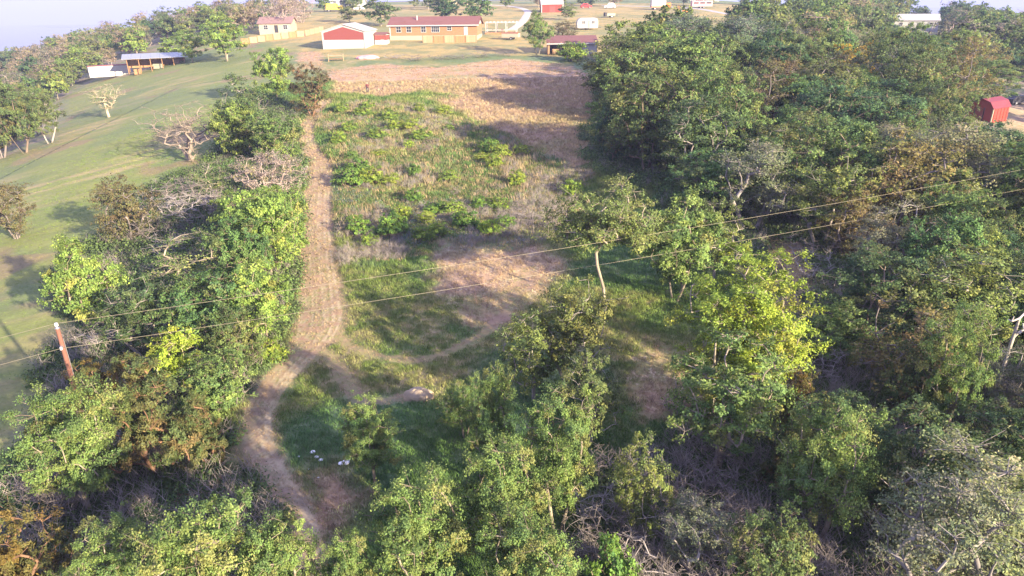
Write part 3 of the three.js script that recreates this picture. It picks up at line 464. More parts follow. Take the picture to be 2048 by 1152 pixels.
scatter(eastWood, (z) => (-z < 60 ? 3.9 : -z < 110 ? 5.5 : -z < 200 ? 6.8 : 9), 301, (x, z, r) => {
  if (within(shedYard, x, z) || within(houseYard, x, z) || !clearOf(x, z, .62)) return false;
  const low = within(lowA, x, z) || within(lowB, x, z), d = -z, q = r(), far = d > 135;
  let k = q < .46 ? 'oak' : q < .66 ? 'elm' : q < .80 ? 'olive' : q < .90 ? 'lichen' : 'olive_brown';
  if (far) k = q < .5 ? 'oak_far' : q < .68 ? 'elm_far' : q < .88 ? 'olive_far' : 'ridge';
  const H = 1.08 * (low ? 2.9 : d < 50 ? 4.6 : d < 80 ? 6.4 : 7.8) * (.68 + .66 * r()), W = H * (.80 + .32 * r());
  const tint = Math.floor(r() * 4), L = woodLabel(k, tint, H, x, z, eastMarks, 'dense wood');
  plant(k, x, z, H, W, L, 'trees of the dense wood', tint);
}, 420);
const ridgeWood = [[-87.93, -93.76], [-72.63, -99.31], [-74.92, -106.21], [-107.62, -153.66], [-104.02, -167.98], [-109.74, -199.40], [-104.17, -214.57], [-90.07, -224.73], [-79.10, -228.62]];
scatter([...ridgeWood, [-80, -290], [-118, -330], [-165, -345], [-230, -345], [-300, -330], [-320, -220]], (z) => (-z < 190 ? 6 : 7.4), 302, (x, z, r) => {
  if (!clearOf(x, z, .5)) return false;
  const q = r(), k = q < .5 ? 'ridge' : q < .74 ? 'olive_far' : q < .9 ? 'oak_far' : 'elm_far', H = 6.2 * (.75 + .5 * r());
  const tint = Math.floor(r() * 4), L = woodLabel(k, tint, H, x, z, westMarks, 'ridge wood');
  plant(k, x, z, H, H * (.8 + .3 * r()), L, 'trees of the ridge wood', tint);
}, 270);

{
  const r = R(515), marks = [['yellow truck', -69, -300], ['grey-roofed skyline house', -22, -352], ['red and white barn', 16, -279], ['white skyline farmhouse', 96, -372], ['orange tractor', 60, -264], ['gravel drive', 5, -300], ['far gravel road', 85, -240]];
  for (let k = 0; k < 46; k++) { const x = -88 + 200 * r(), z = -(296 + 70 * r()); if (Math.abs(x - 5) < 5 || !clearOf(x, z, .8) || (x > 45 && x < 90 && z > -305)) continue; const q = r(), kd = q < .3 ? 'oak_far' : q < .5 ? 'elm_far' : q < .75 ? 'olive_far' : 'ridge', H = 5 + 3 * r(), t = Math.floor(r() * 4); plant(kd, x, z, H, H * (.8 + .3 * r()), woodLabel(kd, t, H, x, z, marks, 'open crest'), 'trees along the crest', t); }
}
// ---------------------------------------------------------------- bushes one can pick out
const bush = (k, u, h, w, label, group) => plant(k, u[0], u[1], h, w, label, group);
bush('shrub_bright', [-2.27, -78.73], 1.9, 2.6, 'bright green bush at the clearing edge, bigger of two', undefined);
bush('shrub_bright', [1.10, -78.15], 1.3, 2.2, 'bright green bush at the clearing edge, smaller of two', undefined);
bush('shrub_bright', [0.54, -67.72], 1.7, 2.0, 'bright green bush by the dry grass strip below the clearing', undefined);
bush('shrub_bright', [-13.60, -34.99], 1.5, 1.8, 'glowing lime bush at the fork of the mown track', undefined);
for (const [x, z, w, h] of [[-16.02, -68.39, 3.2, 2.1], [-13.72, -68.96, 2.8, 2.0], [-15.78, -72.42, 3, 1.8]]) bush('shrub_bright', [x, z], h, w, 'green bush crowding the top of the straight track', 'green bushes at the top of the straight track');
for (const [x, z, w, h] of [[-12.78, -55.47, 2.2, 1.6], [-9.84, -55.27, 3.0, 2.0], [-9.71, -58.84, 2.0, 1.4], [-7.01, -53.97, 2.0, 1.2], [-3.69, -56.66, 2.6, 1.5], [-1.54, -54.80, 2.2, 1.4], [-0.98, -60.91, 2.2, 1.3], [-5.41, -59.84, 2.6, 1.3], [-8.94, -63.41, 1.8, 1.5], [-5.88, -55.03, 1.8, 1.1], [-2.81, -61.67, 2.0, 1.2], [-11.33, -53.14, 1.8, 1.1], [-0.52, -56.50, 1.7, 1.1], [-15.91, -86.17, 2.8, 1.6], [-20.41, -90.26, 2.6, 1.5], [-14.67, -90.33, 2.4, 1.6], [-19.94, -98.22, 3.0, 1.6], [-20.46, -84.48, 2.2, 1.3], [-7.20, -59.95, 1.6, 1]]) bush('shrub_bright', [x, z], h, w, 'leafy green shrub in the weedy patch beside the straight track', 'shrubs of the weedy patch');
scatter(weedPatch, () => 4.4, 777, (x, z, r) => {
  if (!clearOf(x, z, .5) || r() < .25) return false;
  const q = r(), k = q < .55 ? 'shrub_bright' : q < .72 ? 'sapling' : 'brush', h = .8 + 1.0 * r();
  plant(k, x, z, h, h * (1.2 + .8 * r()), { shrub_bright: 'leafy green shrub in the weedy patch beside the straight track', sapling: 'spindly young sapling among the weeds beside the straight track', brush: 'bare twiggy bush among the weeds beside the straight track' }[k], { shrub_bright: 'shrubs of the weedy patch', sapling: 'young saplings of the weedy patch', brush: 'bare bushes of the weedy patch' }[k]);
}, 70);
for (const [x, z, w, h] of [[-30.40, -59.89, 5, 3.2], [-27.49, -58.80, 4.5, 3], [-25.63, -59.15, 3.6, 2.6], [-30.95, -63.87, 4.4, 3], [-27.88, -62.67, 4, 2.8], [-29.54, -55.07, 3.4, 2.4], [-26.50, -51.46, 3, 2.2]]) bush('brush', [x, z], h, w, 'tangled dark bare bush in the hedgerow hollow below the dead tree', 'bare thicket in the hedgerow');
for (const [x, z, w, h] of [[-24.81, -36.78, 2.6, 1.6], [-24.38, -37.66, 2.2, 1.5], [-19.36, -29.06, 2.4, 1.6], [-19.00, -23.32, 2.8, 1.8], [-18.08, -22.11, 2.2, 1.4], [-17.00, -26.94, 2, 1.3]]) bush('brush', [x, z], h, w, 'grey bare bush between the cedars near the utility pole', 'bare bushes near the utility pole');
for (const [x, z, w, h] of [[3.09, -21.48, 2.3, 1.6], [3.86, -20.15, 2.6, 1.8], [5.42, -20.50, 2.4, 1.9], [7.23, -22.54, 2.6, 2], [8.44, -23.27, 2.6, 2], [6.29, -22.85, 2.2, 1.5], [2.70, -19.68, 2.4, 1.6], [8.25, -20.59, 2.4, 1.8], [4.75, -18.94, 2.6, 1.9], [7.39, -18.89, 2.4, 2.2], [2.01, -22.64, 1.8, 1.7], [3.61, -24.16, 2, 1.4], [8.50, -25.07, 2, 1.4], [7.83, -28.93, 1.8, 1], [5.50, -24.12, 2, 1.3]]) bush('brush', [x, z], h, w, 'bare grey-purple bush in the shaded brush below the lime-yellow tree', 'bare brush in the shade');
for (const [x, z, w, h] of [[18.18, -37.76, 2.6, 2.6], [15.76, -33.08, 2.8, 2.4], [16.20, -31.55, 2.4, 2.2], [20.84, -45.26, 3, 2.2], [24.54, -48.94, 3, 2.2], [28.82, -57.84, 3.6, 2.8], [27.67, -60.37, 3.6, 3], [22.52, -55.93, 3.8, 3.2], [20.03, -35.27, 2.8, 2.8], [21.54, -48.93, 2.6, 2]]) bush('brush', [x, z], h, w, 'pale grey twiggy bush round the shaded opening of the wood', 'bare bushes round the shaded opening');
for (const [x, z, w, h] of [[-23.54, -151.98, 5, 1.1], [-18.98, -148.43, 6, 1.2], [-13.97, -149.07, 6, 1.1], [-9.96, -149.94, 5, 1], [-5.42, -151.53, 6, 1.2], [-0.78, -153.23, 5, 1], [16.66, -146.05, 4, 1.3], [17.76, -142.70, 4, 1.4]]) bush('brush', [x, z], h, w, 'low heap of cut brush along the upper rim of the clearing', 'cut brush along the clearing');

// ---------------------------------------------------------------- grass, weeds and undergrowth (uncountable)
function tuftGeo(n, h, w, seed, spreadR) {
  const r = R(seed), L = new Leaves();
  for (let k = 0; k < n; k++) { const a = r() * 6.283, q = Math.sqrt(r()) * spreadR, hh = h * (.55 + .6 * r()), lean = .25 + .5 * r(), x = Math.cos(a) * q, z = Math.sin(a) * q, b = a + (r() - .5) * 2; L.add(x + Math.cos(b) * lean * hh * .5, hh * .42, z + Math.sin(b) * lean * hh * .5, Math.cos(b) * .8, lean, Math.sin(b) * .8, Math.cos(b) * lean, 1, Math.sin(b) * lean, hh, w * (.7 + .6 * r()), Array(3).fill(.75 + .5 * r()), .1); }
  return L.geo();
}
function leafyGeo(n, h, rad, s, seed) { const r = R(seed), L = new Leaves(), g = () => (r() + r() + r() - 1.5) / .75; for (let k = 0; k < n; k++) { const x = g() * rad * .6, z = g() * rad * .6, y = Math.max(.03, h * (.5 + .38 * g())); let nx = x + g() * .5, ny = .7 + g() * .4, nz = z + g() * .5; const l = Math.hypot(nx, ny, nz); L.add(x, y, z, nx / l, ny / l, nz / l, g(), g(), g(), s * (.6 + .8 * r()), s * .6, Array(3).fill(.6 + .8 * r())); } return L.geo(); }
function twigGeo(n, h, rad, seed) { const r = R(seed), T = new Tubes(); for (let k = 0; k < n; k++) { const a = r() * 6.283, q = rad * r() * .5, b = r() * 6.283, l = h * (.5 + .7 * r()), p0 = V(Math.cos(a) * q, -.05, Math.sin(a) * q), p1 = V(p0.x + Math.cos(b) * rad * .5, l * .6, p0.z + Math.sin(b) * rad * .5), p2 = V(p1.x + (r() - .5) * rad, l, p1.z + (r() - .5) * rad), p3 = V(p1.x + (r() - .5) * rad, l * .9, p1.z + (r() - .5) * rad), c = Array(3).fill(.75 + .5 * r()); T.add(p0, p1, .014, .009, 3, c); T.add(p1, p2, .009, .003, 3, c); T.add(p1, p3, .008, .003, 3, c); } return T.geo(); }
const stuff = { count: 0 };
function field(name, label, geo, mat, list) {          // list of [x, z, size, r, g, b]
  const m = new THREE.InstancedMesh(geo, mat, list.length), M4 = new THREE.Matrix4(), Q = new THREE.Quaternion(), up = V(0, 1, 0), c = new THREE.Color(), r = R(name.length * 31 + list.length);
  list.forEach(([x, z, s, cr, cg, cb, sy = 1], i) => { m.setMatrixAt(i, M4.compose(V(x, ground(x, z) - .02, z), Q.setFromAxisAngle(up, r() * 6.283), V(s, s * sy, s))); m.setColorAt(i, c.setRGB(cr, cg, cb)); });
  m.name = numbered(name); m.userData = { kind: 'stuff', label, category: 'grass' }; m.castShadow = m.receiveShadow = true; scene.add(m); stuff.count += list.length; return m;
}
const mask = Object.fromEntries(['track', 'dirt', 'wood', 'field', 'weed'].map((k) => [k, sampler(coverNear, k)])), maskW = Object.fromEntries(['wood', 'field', 'dirt', 'yard'].map((k) => [k, sampler(coverWide, k)]));
{
  const r = R(4242), grass = [], short = [], dry = [], leafy = [], twig = [], flower = [], stalk = [], o = [0, 0, 0];
  for (let k = 0; k < 520000; k++) {
    const d = 14 + 112 * Math.pow(r(), 1.35), x = (r() * 2 - 1) * Math.min(63, d * .78 + 4), z = -d; if (d > 138) continue;
    const jx = x + (fbm(x * .45 + 9, z * .45, 3) - .5) * 5 + (r() - .5) * .9, jz = z + (fbm(x * .45, z * .45 + 70, 3) - .5) * 5 + (r() - .5) * .9, tr = mask.track(x + (r() - .5) * .5, z), dt = mask.dirt(jx, jz), wd = mask.wood(jx, jz), fl = mask.field(jx, jz), we = mask.weed(jx, jz), n = fbm(x * .3 + 50, z * .3, 3), n2 = fbm(x * .12 + 5, z * .12, 3), big = clamp(d / 45, .8, 2);
    paintNear(x, z, o); const v = .8 + .5 * r(), gr = [o[0] * .9 * v, (o[1] * 1.12 + .012) * v, o[2] * .9 * v];
    if (tr > .5) { const q = r(); if (q < .16) dry.push([x, z, (.10 + .1 * r()) * big, .40 * v, .30 * v, .17 * v]); else if (q < .28 && n > .48) short.push([x, z, (.10 + .1 * r()) * big, ...gr]); }
    else if (dt > .5) { if (r() < .05) twig.push([x, z, .15 + .35 * r(), .34 * v, .24 * v, .18 * v]); else if (r() < .30) dry.push([x, z, (.12 + .16 * r()) * big, lerp(gr[0], .42, .6) * v, lerp(gr[1], .29, .6) * v, lerp(gr[2], .18, .6) * v]); }
    else if (wd > .5) { const q = r(); if (q < .24) leafy.push([x, z, (.5 + .8 * r()) * Math.min(1.3, big), .085 * v + .05 * n, .165 * v, .06, .6 + .6 * r()]); else if (q < .27) twig.push([x, z, .5 + .9 * r(), .25 * v, .22 * v, .20 * v]); else if (q < .46) grass.push([x, z, (.25 + .35 * r()) * big, ...gr]); }
    else if (we > .5) {
      const q = r();
      if (n < .47 && q < .10) leafy.push([x, z, (.3 + .4 * r()) * big * .7, .12 * v, .175 * v, .05]); else if (q < .09 && n2 > .56) stalk.push([x, z, (.35 + .6 * r()), .33 * v, .26 * v, .15 * v]); else if (q < .2 && n > .54) twig.push([x, z, .3 + .5 * r(), .27 * v, .24 * v, .22 * v]);
      else if (q < .24 && n2 < .44) flower.push([x, z, .25 + .3 * r(), .20 * v, .23 * v, .28 * v]); else if (q < .62) (r() < .45 ? dry : grass).push([x, z, (.16 + .26 * r()) * big, ...(r() < .42 ? [.36 * v, .28 * v, .15 * v] : [gr[0] * 1.1, gr[1] * 1.1, gr[2]])]);
    } else if (fl > .5) { if (r() < .26 * smooth(2, 22, 64 - Math.abs(x)) * smooth(0, 26, 126 - d)) short.push([x, z, (.06 + .07 * r()) * big, gr[0] * 1.12, gr[1] * 1.05, gr[2]]); }
    else if (r() < .62) (n > .5 || r() < .3 ? grass : short).push([x, z, (.14 + .26 * r()) * big, ...gr]);
  }
  const gm = new THREE.MeshPhysicalMaterial({ vertexColors: true, roughness: 1, transmission: .3, thickness: 0, specularIntensity: .2, side: THREE.DoubleSide }), tm = new THREE.MeshStandardMaterial({ vertexColors: true, roughness: 1 });
  field('meadow_grass', 'tufted green grass of the glade', tuftGeo(9, 1, .10, 1, .55), gm, grass); field('mown_grass', 'short mown grass', tuftGeo(8, .8, .14, 2, .8), gm, short); field('dry_grass', 'dry straw coloured grass', tuftGeo(9, 1, .09, 3, .6), gm, dry);
  field('undergrowth', 'low leafy undergrowth and weeds', leafyGeo(85, .62, 1, .17, 4), gm, leafy); field('fallen_twigs', 'bare twigs and brambles on the ground', twigGeo(9, 1, .8, 5), tm, twig); field('wild_flowers', 'grey-blue wild flowers in the weeds', leafyGeo(40, .8, 1.1, .13, 6), gm, flower); field('dry_stalks', 'upright dry weed stalks', tuftGeo(7, 1.5, .045, 7, .5), gm, stalk);
  const farG = [];
  for (let k = 0; k < 110000; k++) {
    const d = 62 + 215 * Math.pow(r(), 1.15), x = (r() * 2 - 1) * d * .78, z = -d; if ((Math.abs(x) < 63 && d < 128) || maskW.wood(x, z) > .5) continue;
    paintWide(x, z, o); const v = .8 + .45 * r(), dt = maskW.dirt(x, z) > .5; if (dt) farG.push([x, z, .2 + .3 * r(), .40 * v, .27 * v, .15 * v, .7]); else if (r() < .5) farG.push([x, z, .12 + .16 * r(), o[0] * 1.2 * v, o[1] * 1.25 * v, o[2] * 1.1 * v, .7]);
  }
  field('hill_grass', 'rough grass on the hill round the houses', tuftGeo(7, .8, .2, 8, .9), gm, farG);
  console.log('tris', protoTris, 'stuff', stuff.count, 'things', scene.children.length);
}
// ---------------------------------------------------------------- buildings
function windowIn(parent, x, y, z, w, h, bars = 1) {
  const f = part('window', join([bx(w + .24, .12, .1, x, y + h / 2 + .06, z), bx(w + .24, .12, .1, x, y - h / 2 - .06, z), bx(.12, h, .1, x - w / 2 - .06, y, z), bx(.12, h, .1, x + w / 2 + .06, y, z)]), M.white, parent);
  part('pane', bx(w, h, .04, x, y, z - .01), M.glass, f);
  part('mullion', join([bx(w, .06, .03, x, y, z + .03), ...Array.from({ length: bars }, (_, k) => bx(.06, h - .002, .026, x - w / 2 + w * (k + 1) / (bars + 1), y, z + .028))]), M.white, f);
  return f;
}
function gableRoof(parent, w, d, y, rise, over, mat, alongX, thick = .12) {      // two slabs meeting at the ridge
  const span = (alongX ? d : w) / 2 + over, len = (alongX ? w : d) + over * 2, a = Math.atan2(rise, (alongX ? d : w) / 2), s = span / Math.cos(a), out = [];
  for (const k of [-1, 1]) { const g = new THREE.BoxGeometry(alongX ? len : s, thick, alongX ? s : len); const yy = y + rise - Math.tan(a) * span / 2 + thick * .6; if (alongX) g.rotateX(k * a).translate(0, yy, k * span / 2); else g.rotateZ(-k * a).translate(k * span / 2, yy, 0); out.push(g); }
  return part('roof', join(out), mat, parent);
}
const gableWall = (w, h, rise) => [[-w / 2, -.8], [w / 2, -.8], [w / 2, h], [0, h + rise], [-w / 2, h]];

{ // white garage with a red-brown gable panel
  const t = thing('garage', 'white gabled metal garage with a red-brown panel across its front', 'garage', -37.5, -176, -.12);
  part('wall', prism(gableWall(10.2, 3.5, 1.5), 9, 0, 0, -4.5), M.white, t);
  part('front_panel', prism([[-4.7, 1.7], [4.7, 1.7], [4.7, 3.2], [0, 4.45], [-4.7, 3.2]], .08, 0, 0, 4.51), M.redPanel, t);
  part('lower_band', bx(9.4, 1.5, .06, 0, .82, 4.54), M.white, t);
  gableRoof(t, 10.2, 9, 3.5, 1.5, .3, M.white, false);
  part('corner_post', bx(.3, 4.2, .3, -4.98, 1.4, 4.5), M.white, t); part('corner_post', bx(.3, 4.2, .3, 4.98, 1.4, 4.5), M.white, t);
  const s = thing('tool_shed', 'small white and red shed beside the garage', 'shed', -30.4, -178.5, -.12);
  part('wall', bx(2.8, 2.9, 2.8, 0, .75, 0), M.white, s); part('upper_panel', bx(2.84, 1.1, 2.84, 0, 1.5, 0), M.redPanel, s); gableRoof(s, 2.8, 2.8, 2.2, .35, .2, M.roofRed, true); box('door', M.white, s, .9, 1.5, .06, .5, .3, 1.43);
}
{ // long brick house on a pale skirt
  const t = thing('brick_house', 'long orange brick house with red-brown roof and white windows', 'house', -18.2, -188.4, -.11);
  part('wall', bx(22, 2.5, 8, 0, 2.1, 0), M.brick, t); part('skirting', bx(22.1, 1.9, 8.1, 0, -.1, 0), M.cream, t);
  const rf = gableRoof(t, 22, 8, 3.32, 1.7, .5, M.roofRed, true, .16);
  part('gable', prism([[-4, 0], [4, 0], [0, 1.66]], .12).rotateY(Math.PI / 2).translate(-11, 3.34, 0), M.white, t); part('gable', prism([[-4, 0], [4, 0], [0, 1.66]], .12).rotateY(Math.PI / 2).translate(10.88, 3.34, 0), M.white, t);
  part('fascia', bx(23.1, .26, .08, 0, 3.2, 4.56), M.white, t); part('corner_trim', bx(.3, 2.5, .1, -10.9, 2.1, 4.0), M.white, t);
  part('chimney_pipe', cyl(.16, .16, 1.5, -4.4, 4.7, 1.8), M.white, rf);
  windowIn(t, -8.7, 2.35, 4.02, 1.1, 1.3); windowIn(t, -6.1, 2.35, 4.02, 1.1, 1.3); windowIn(t, -2.4, 2.35, 4.02, 1.1, 1.3); windowIn(t, .6, 2.35, 4.02, 1.9, 1.3, 3); windowIn(t, 4.1, 2.5, 4.02, 1.0, .9);
  const d = box('door', M.white, t, 1, 2, .08, 8.2, 1.9, 4.03); part('handle', bx(.12, .12, .1, 8.55, 1.9, 4.1), M.steel, d);
  const f = thing('wooden_screen', 'row of tawny wooden screen panels in front of the brick house', 'fence', -14.2, -178.6, -.03);
  for (let k = 0; k < 5; k++) part('panel', bx(2.5, 1.55, .07, -5.2 + k * 2.6, .75 - (k > 2 ? .05 : 0), k * .02), k % 2 ? M.wood : M.woodPale, f);
  for (let k = 0; k < 6; k++) part('post', bx(.12, 2.1, .12, -6.5 + k * 2.6, .7, -.1), M.wood, f);
}
{ // fenced bungalow up the lawn
  const t = thing('bungalow', 'pale pink bungalow with grey roof behind the plank fence', 'house', -66.5, -216, .05);
  part('wall', bx(9, 3.2, 7, 0, 1, 0), M.cream, t); gableRoof(t, 9, 7, 2.6, 1.5, .45, M.roofBrown, true); part('gable', prism([[-3.5, 0], [3.5, 0], [0, 1.46]], .1).rotateY(Math.PI / 2).translate(-4.5, 2.6, 0), M.cream, t); part('gable', prism([[-3.5, 0], [3.5, 0], [0, 1.46]], .1).rotateY(Math.PI / 2).translate(4.4, 2.6, 0), M.cream, t);
  windowIn(t, -2.6, 1.5, 3.52, 1.1, 1.1); windowIn(t, 2.9, 1.5, 3.52, 1.1, 1.1); box('door', M.dark, t, 1, 2, .06, .3, 1.05, 3.52);
  const f = new THREE.Group(), a = [-69.5, -193.2], b = [-55.2, -201.5], n = 8; f.name = numbered('plank_fence'); f.position.set(a[0], ground(a[0], a[1]), a[1]); tag(f, 'tan wooden plank fence round the lawn of the pink bungalow', 'fence'); scene.add(f);
  for (let k = 0; k < n; k++) { const x = lerp(a[0], b[0], (k + .5) / n), z = lerp(a[1], b[1], (k + .5) / n), y = ground(x, z) - f.position.y, an = -Math.atan2(b[1] - a[1], b[0] - a[0]), L = Math.hypot(b[0] - a[0], b[1] - a[1]) / n; part('panel', bx(L - .06, 1.5, .06, x - a[0], y + .75, z - a[1], an), k % 3 ? M.woodPale : M.wood, f); part('post', bx(.12, 1.75, .12, lerp(0, b[0] - a[0], k / n), ground(lerp(a[0], b[0], k / n), lerp(a[1], b[1], k / n)) - f.position.y + .8, lerp(0, b[1] - a[1], k / n) + .1), M.wood, f); }
  const g = new THREE.Group(), c = [-55.0, -201.6], e = [-52.5, -212], m = 4; g.name = numbered('plank_fence'); g.position.set(c[0], ground(...c), c[1]); tag(g, 'short return of the plank fence running back toward the pinkish tree', 'fence'); scene.add(g);
  for (let k = 0; k < m; k++) { const x = lerp(c[0], e[0], (k + .5) / m), z = lerp(c[1], e[1], (k + .5) / m); part('panel', bx(2.6, 1.5, .06, x - c[0], ground(x, z) - g.position.y + .75, z - c[1], -Math.atan2(e[1] - c[1], e[0] - c[0])), M.woodPale, g); }
}
{ // open pole shed and white box trailer on the mown field
  const t = thing('pole_shed', 'open-sided pole shed with grey sheet roof at the mown field', 'shed', -85.2, -177.6, .42);
  for (const x of [-6.2, -3.7, -1.2, 1.3, 3.8, 6.2]) { part('post', cyl(.11, .10, 3.4, x, .9, 2.6, 8), M.wood, t); part('post', cyl(.11, .10, 3.9, x, 1.2, -2.6, 8), M.wood, t); }
  const a = Math.atan2(.7, 5.8); for (let k = 0; k < 7; k++) part('roof_sheet', bx(2.02, .07, 6.4, -6.2 + k * 2.06, 2.98 + (k % 2) * .03, 0, 0, a), M.metal, t);
  part('beam', bx(13.4, .22, .16, 0, 2.55, 2.72), M.wood, t); part('back_wall', bx(13, 2.2, .08, 0, 1.3, -2.72), M.wood, t);
  for (const [x, w, h, mat, lab] of [[-4.4, 1.6, 1.2, M.wood, 'low wooden bench under the pole shed'], [.2, 2.2, 1.1, M.canvas, 'canvas-covered machine under the pole shed'], [4.4, 1.4, .9, M.woodPale, 'pale wooden crate under the pole shed']]) { const p = V(x, 0, .4).applyAxisAngle(V(0, 1, 0), .42), o = thing(mat === M.canvas ? 'covered_machine' : mat === M.wood ? 'work_bench' : 'wooden_crate', lab, mat === M.canvas ? 'machine' : mat === M.wood ? 'bench' : 'crate', -85.2 + p.x, -177.6 + p.z, .42); part('body', join([bx(w, h * .3, 1.1, 0, h * .85, 0), bx(w * .9, h * .7, .9, 0, h * .35, 0)]), mat, o); part('leg', join([-1, 1].map((k) => bx(.1, h, .9, k * w * .46, h / 2 - .1, 0))), M.wood, o); }
  const c = thing('box_trailer', 'long white box trailer parked behind the pole shed', 'trailer', -98.4, -180.6, .62);
  part('body', bx(9.6, 2.5, 2.5, 0, 1.75, 0), M.white, c); part('roof_rail', bx(9.7, .14, 2.6, 0, 3.06, 0), M.redPanel, c); part('door', bx(.05, 2.1, 1.1, -4.83, 1.75, 0), M.cream, c); part('chassis', bx(9, .25, 1.6, 0, .4, 0), M.dark, c);
  for (const x of [1.6, 2.6]) for (const z of [-1.1, 1.1]) part('wheel', cyl(.42, .42, .28, 0, 0, 0, 16).rotateX(Math.PI / 2).translate(x, .35, z), M.tyre, c);
}
{ // barns beyond the houses
  const t = thing('field_barn', 'red barn with broad white roof beyond the brick house', 'barn', 16, -279, .04);
  part('wall', bx(7.8, 3.6, 7, 0, .9, 0), M.barnRed, t); part('end_post', bx(.3, 3.6, .3, -3.9, .9, 3.5), M.white, t); part('end_post', bx(.3, 3.6, .3, 3.9, .9, 3.5), M.white, t); gableRoof(t, 7.8, 7, 2.7, 2.4, .3, M.white, true); part('door', bx(2.2, 2.1, .08, 0, .9, 3.52), M.redPanel, t);
  part('gable', prism([[-3.5, 0], [3.5, 0], [0, 2.36]], .1).rotateY(Math.PI / 2).translate(-3.9, 2.7, 0), M.barnRed, t); part('gable', prism([[-3.5, 0], [3.5, 0], [0, 2.36]], .1).rotateY(Math.PI / 2).translate(3.8, 2.7, 0), M.barnRed, t);
  const b = thing('low_barn', 'low barn with rusty red roof and white end wall', 'barn', 13.4, -157, -.02);
  part('back_wall', bx(10.4, 2.6, .15, 0, 1, -3), M.white, b); part('end_wall', bx(3, 2.5, 6, 3.6, .9, 0), M.white, b); part('side_wall', bx(.15, 2.4, 6, -5.1, .9, 0), M.wood, b); for (const x of [-4.9, -2.4, .2]) part('post', bx(.2, 3, .2, x, .8, 2.9), M.woodPale, b);
  const a = Math.atan2(1.2, 6.6); part('roof', bx(10.8, .14, 7, 0, 2.62, 0, 0, a), M.roofRed, b); part('roof_edge', bx(10.84, .2, .12, 0, 2.02, 3.44), M.white, b); part('stored_bale', bx(1.6, 1.1, 1.2, -3.4, .4, .4), M.woodPale, b);
}
{ // camper, utility trailer, pergola
  const t = thing('camper_trailer', 'rounded white camper trailer parked past the low barn', 'camper', 21.6, -205, .05), s = new THREE.Shape(); s.moveTo(-2.7, .5); s.lineTo(2.6, .5); s.quadraticCurveTo(2.8, .5, 2.8, .8); s.lineTo(2.8, 2.2); s.quadraticCurveTo(2.7, 2.9, 1.9, 2.95); s.lineTo(-1.6, 2.95); s.quadraticCurveTo(-2.8, 2.8, -2.8, 1.6); s.closePath();
  part('body', new THREE.ExtrudeGeometry(s, { depth: 2.1, bevelEnabled: true, bevelSize: .08, bevelThickness: .08, bevelSegments: 2 }).translate(0, 0, -1.05), M.white, t); windowIn(t, -1.1, 1.9, 1.15, .9, .6); windowIn(t, 1.5, 1.9, 1.15, .8, .6); box('door', M.cream, t, .6, 1.8, .05, .3, 1.5, 1.16); for (const z of [-.9, .9]) part('wheel', cyl(.38, .38, .26, 0, 0, 0, 16).rotateX(Math.PI / 2).translate(0, .35, z), M.tyre, t);
  part('hitch', bx(1.3, .1, .1, 3.3, .5, 0), M.dark, t);
  const u = thing('utility_trailer', 'low pale utility trailer on the lawn past the brick house', 'trailer', .6, -182.6, -.3); part('bed', bx(4.2, .9, 1.9, 0, 1.05, 0), M.cream, u); part('rim_rail', join([bx(4.3, .1, .1, 0, 1.55, .95), bx(4.3, .1, .1, 0, 1.55, -.95)]), M.redPanel, u); for (const z of [-1.05, 1.05]) { const w = part('wheel', cyl(.36, .36, .22, 0, 0, 0, 16).rotateX(Math.PI / 2).translate(.3, .34, z), M.tyre, u); part('rim', cyl(.18, .18, .24, 0, 0, 0, 12).rotateX(Math.PI / 2).translate(.3, .34, z), M.rim, w); } part('drawbar', bx(1.4, .1, .1, -2.7, .6, 0), M.dark, u);
  const p = thing('porch_pergola', 'white-railed pergola of posts and slats beside the brick house', 'pergola', -1.8, -197.5, -.1); for (const x of [-4, -1.3, 1.3, 4]) for (const z of [-1.6, 1.6]) part('post', bx(.16, 3.2, .16, x, 1.1, z), M.white, p);
  for (const z of [-1.6, 1.6]) { part('beam', bx(8.6, .2, .12, 0, 2.8, z), M.white, p); part('rail', bx(8, .1, .08, 0, .9, z), M.white, p); } for (let k = 0; k < 9; k++) part('slat', bx(.12, .12, 3.9, -4 + k, 2.97, 0), k % 3 ? M.white : M.tarp, p); part('deck', bx(8.6, .5, 3.6, 0, .1, 0), M.wood, p);
  const q = thing('picnic_table', 'red-brown picnic table under the white-railed pergola', 'table', -2.4, -197.4, .3, undefined, .36); part('table_top', bx(1.8, .06, .8, 0, .74, 0), M.redPanel, q); for (const z of [-.75, .75]) part('seat', bx(1.8, .05, .28, 0, .44, z), M.redPanel, q); for (const x of [-.7, .7]) part('leg', join([bx(.08, .74, .08, x, .37, .25), bx(.08, .74, .08, x, .37, -.25), bx(.08, .06, 1.7, x, .4, 0)]), M.redPanel, q);
}
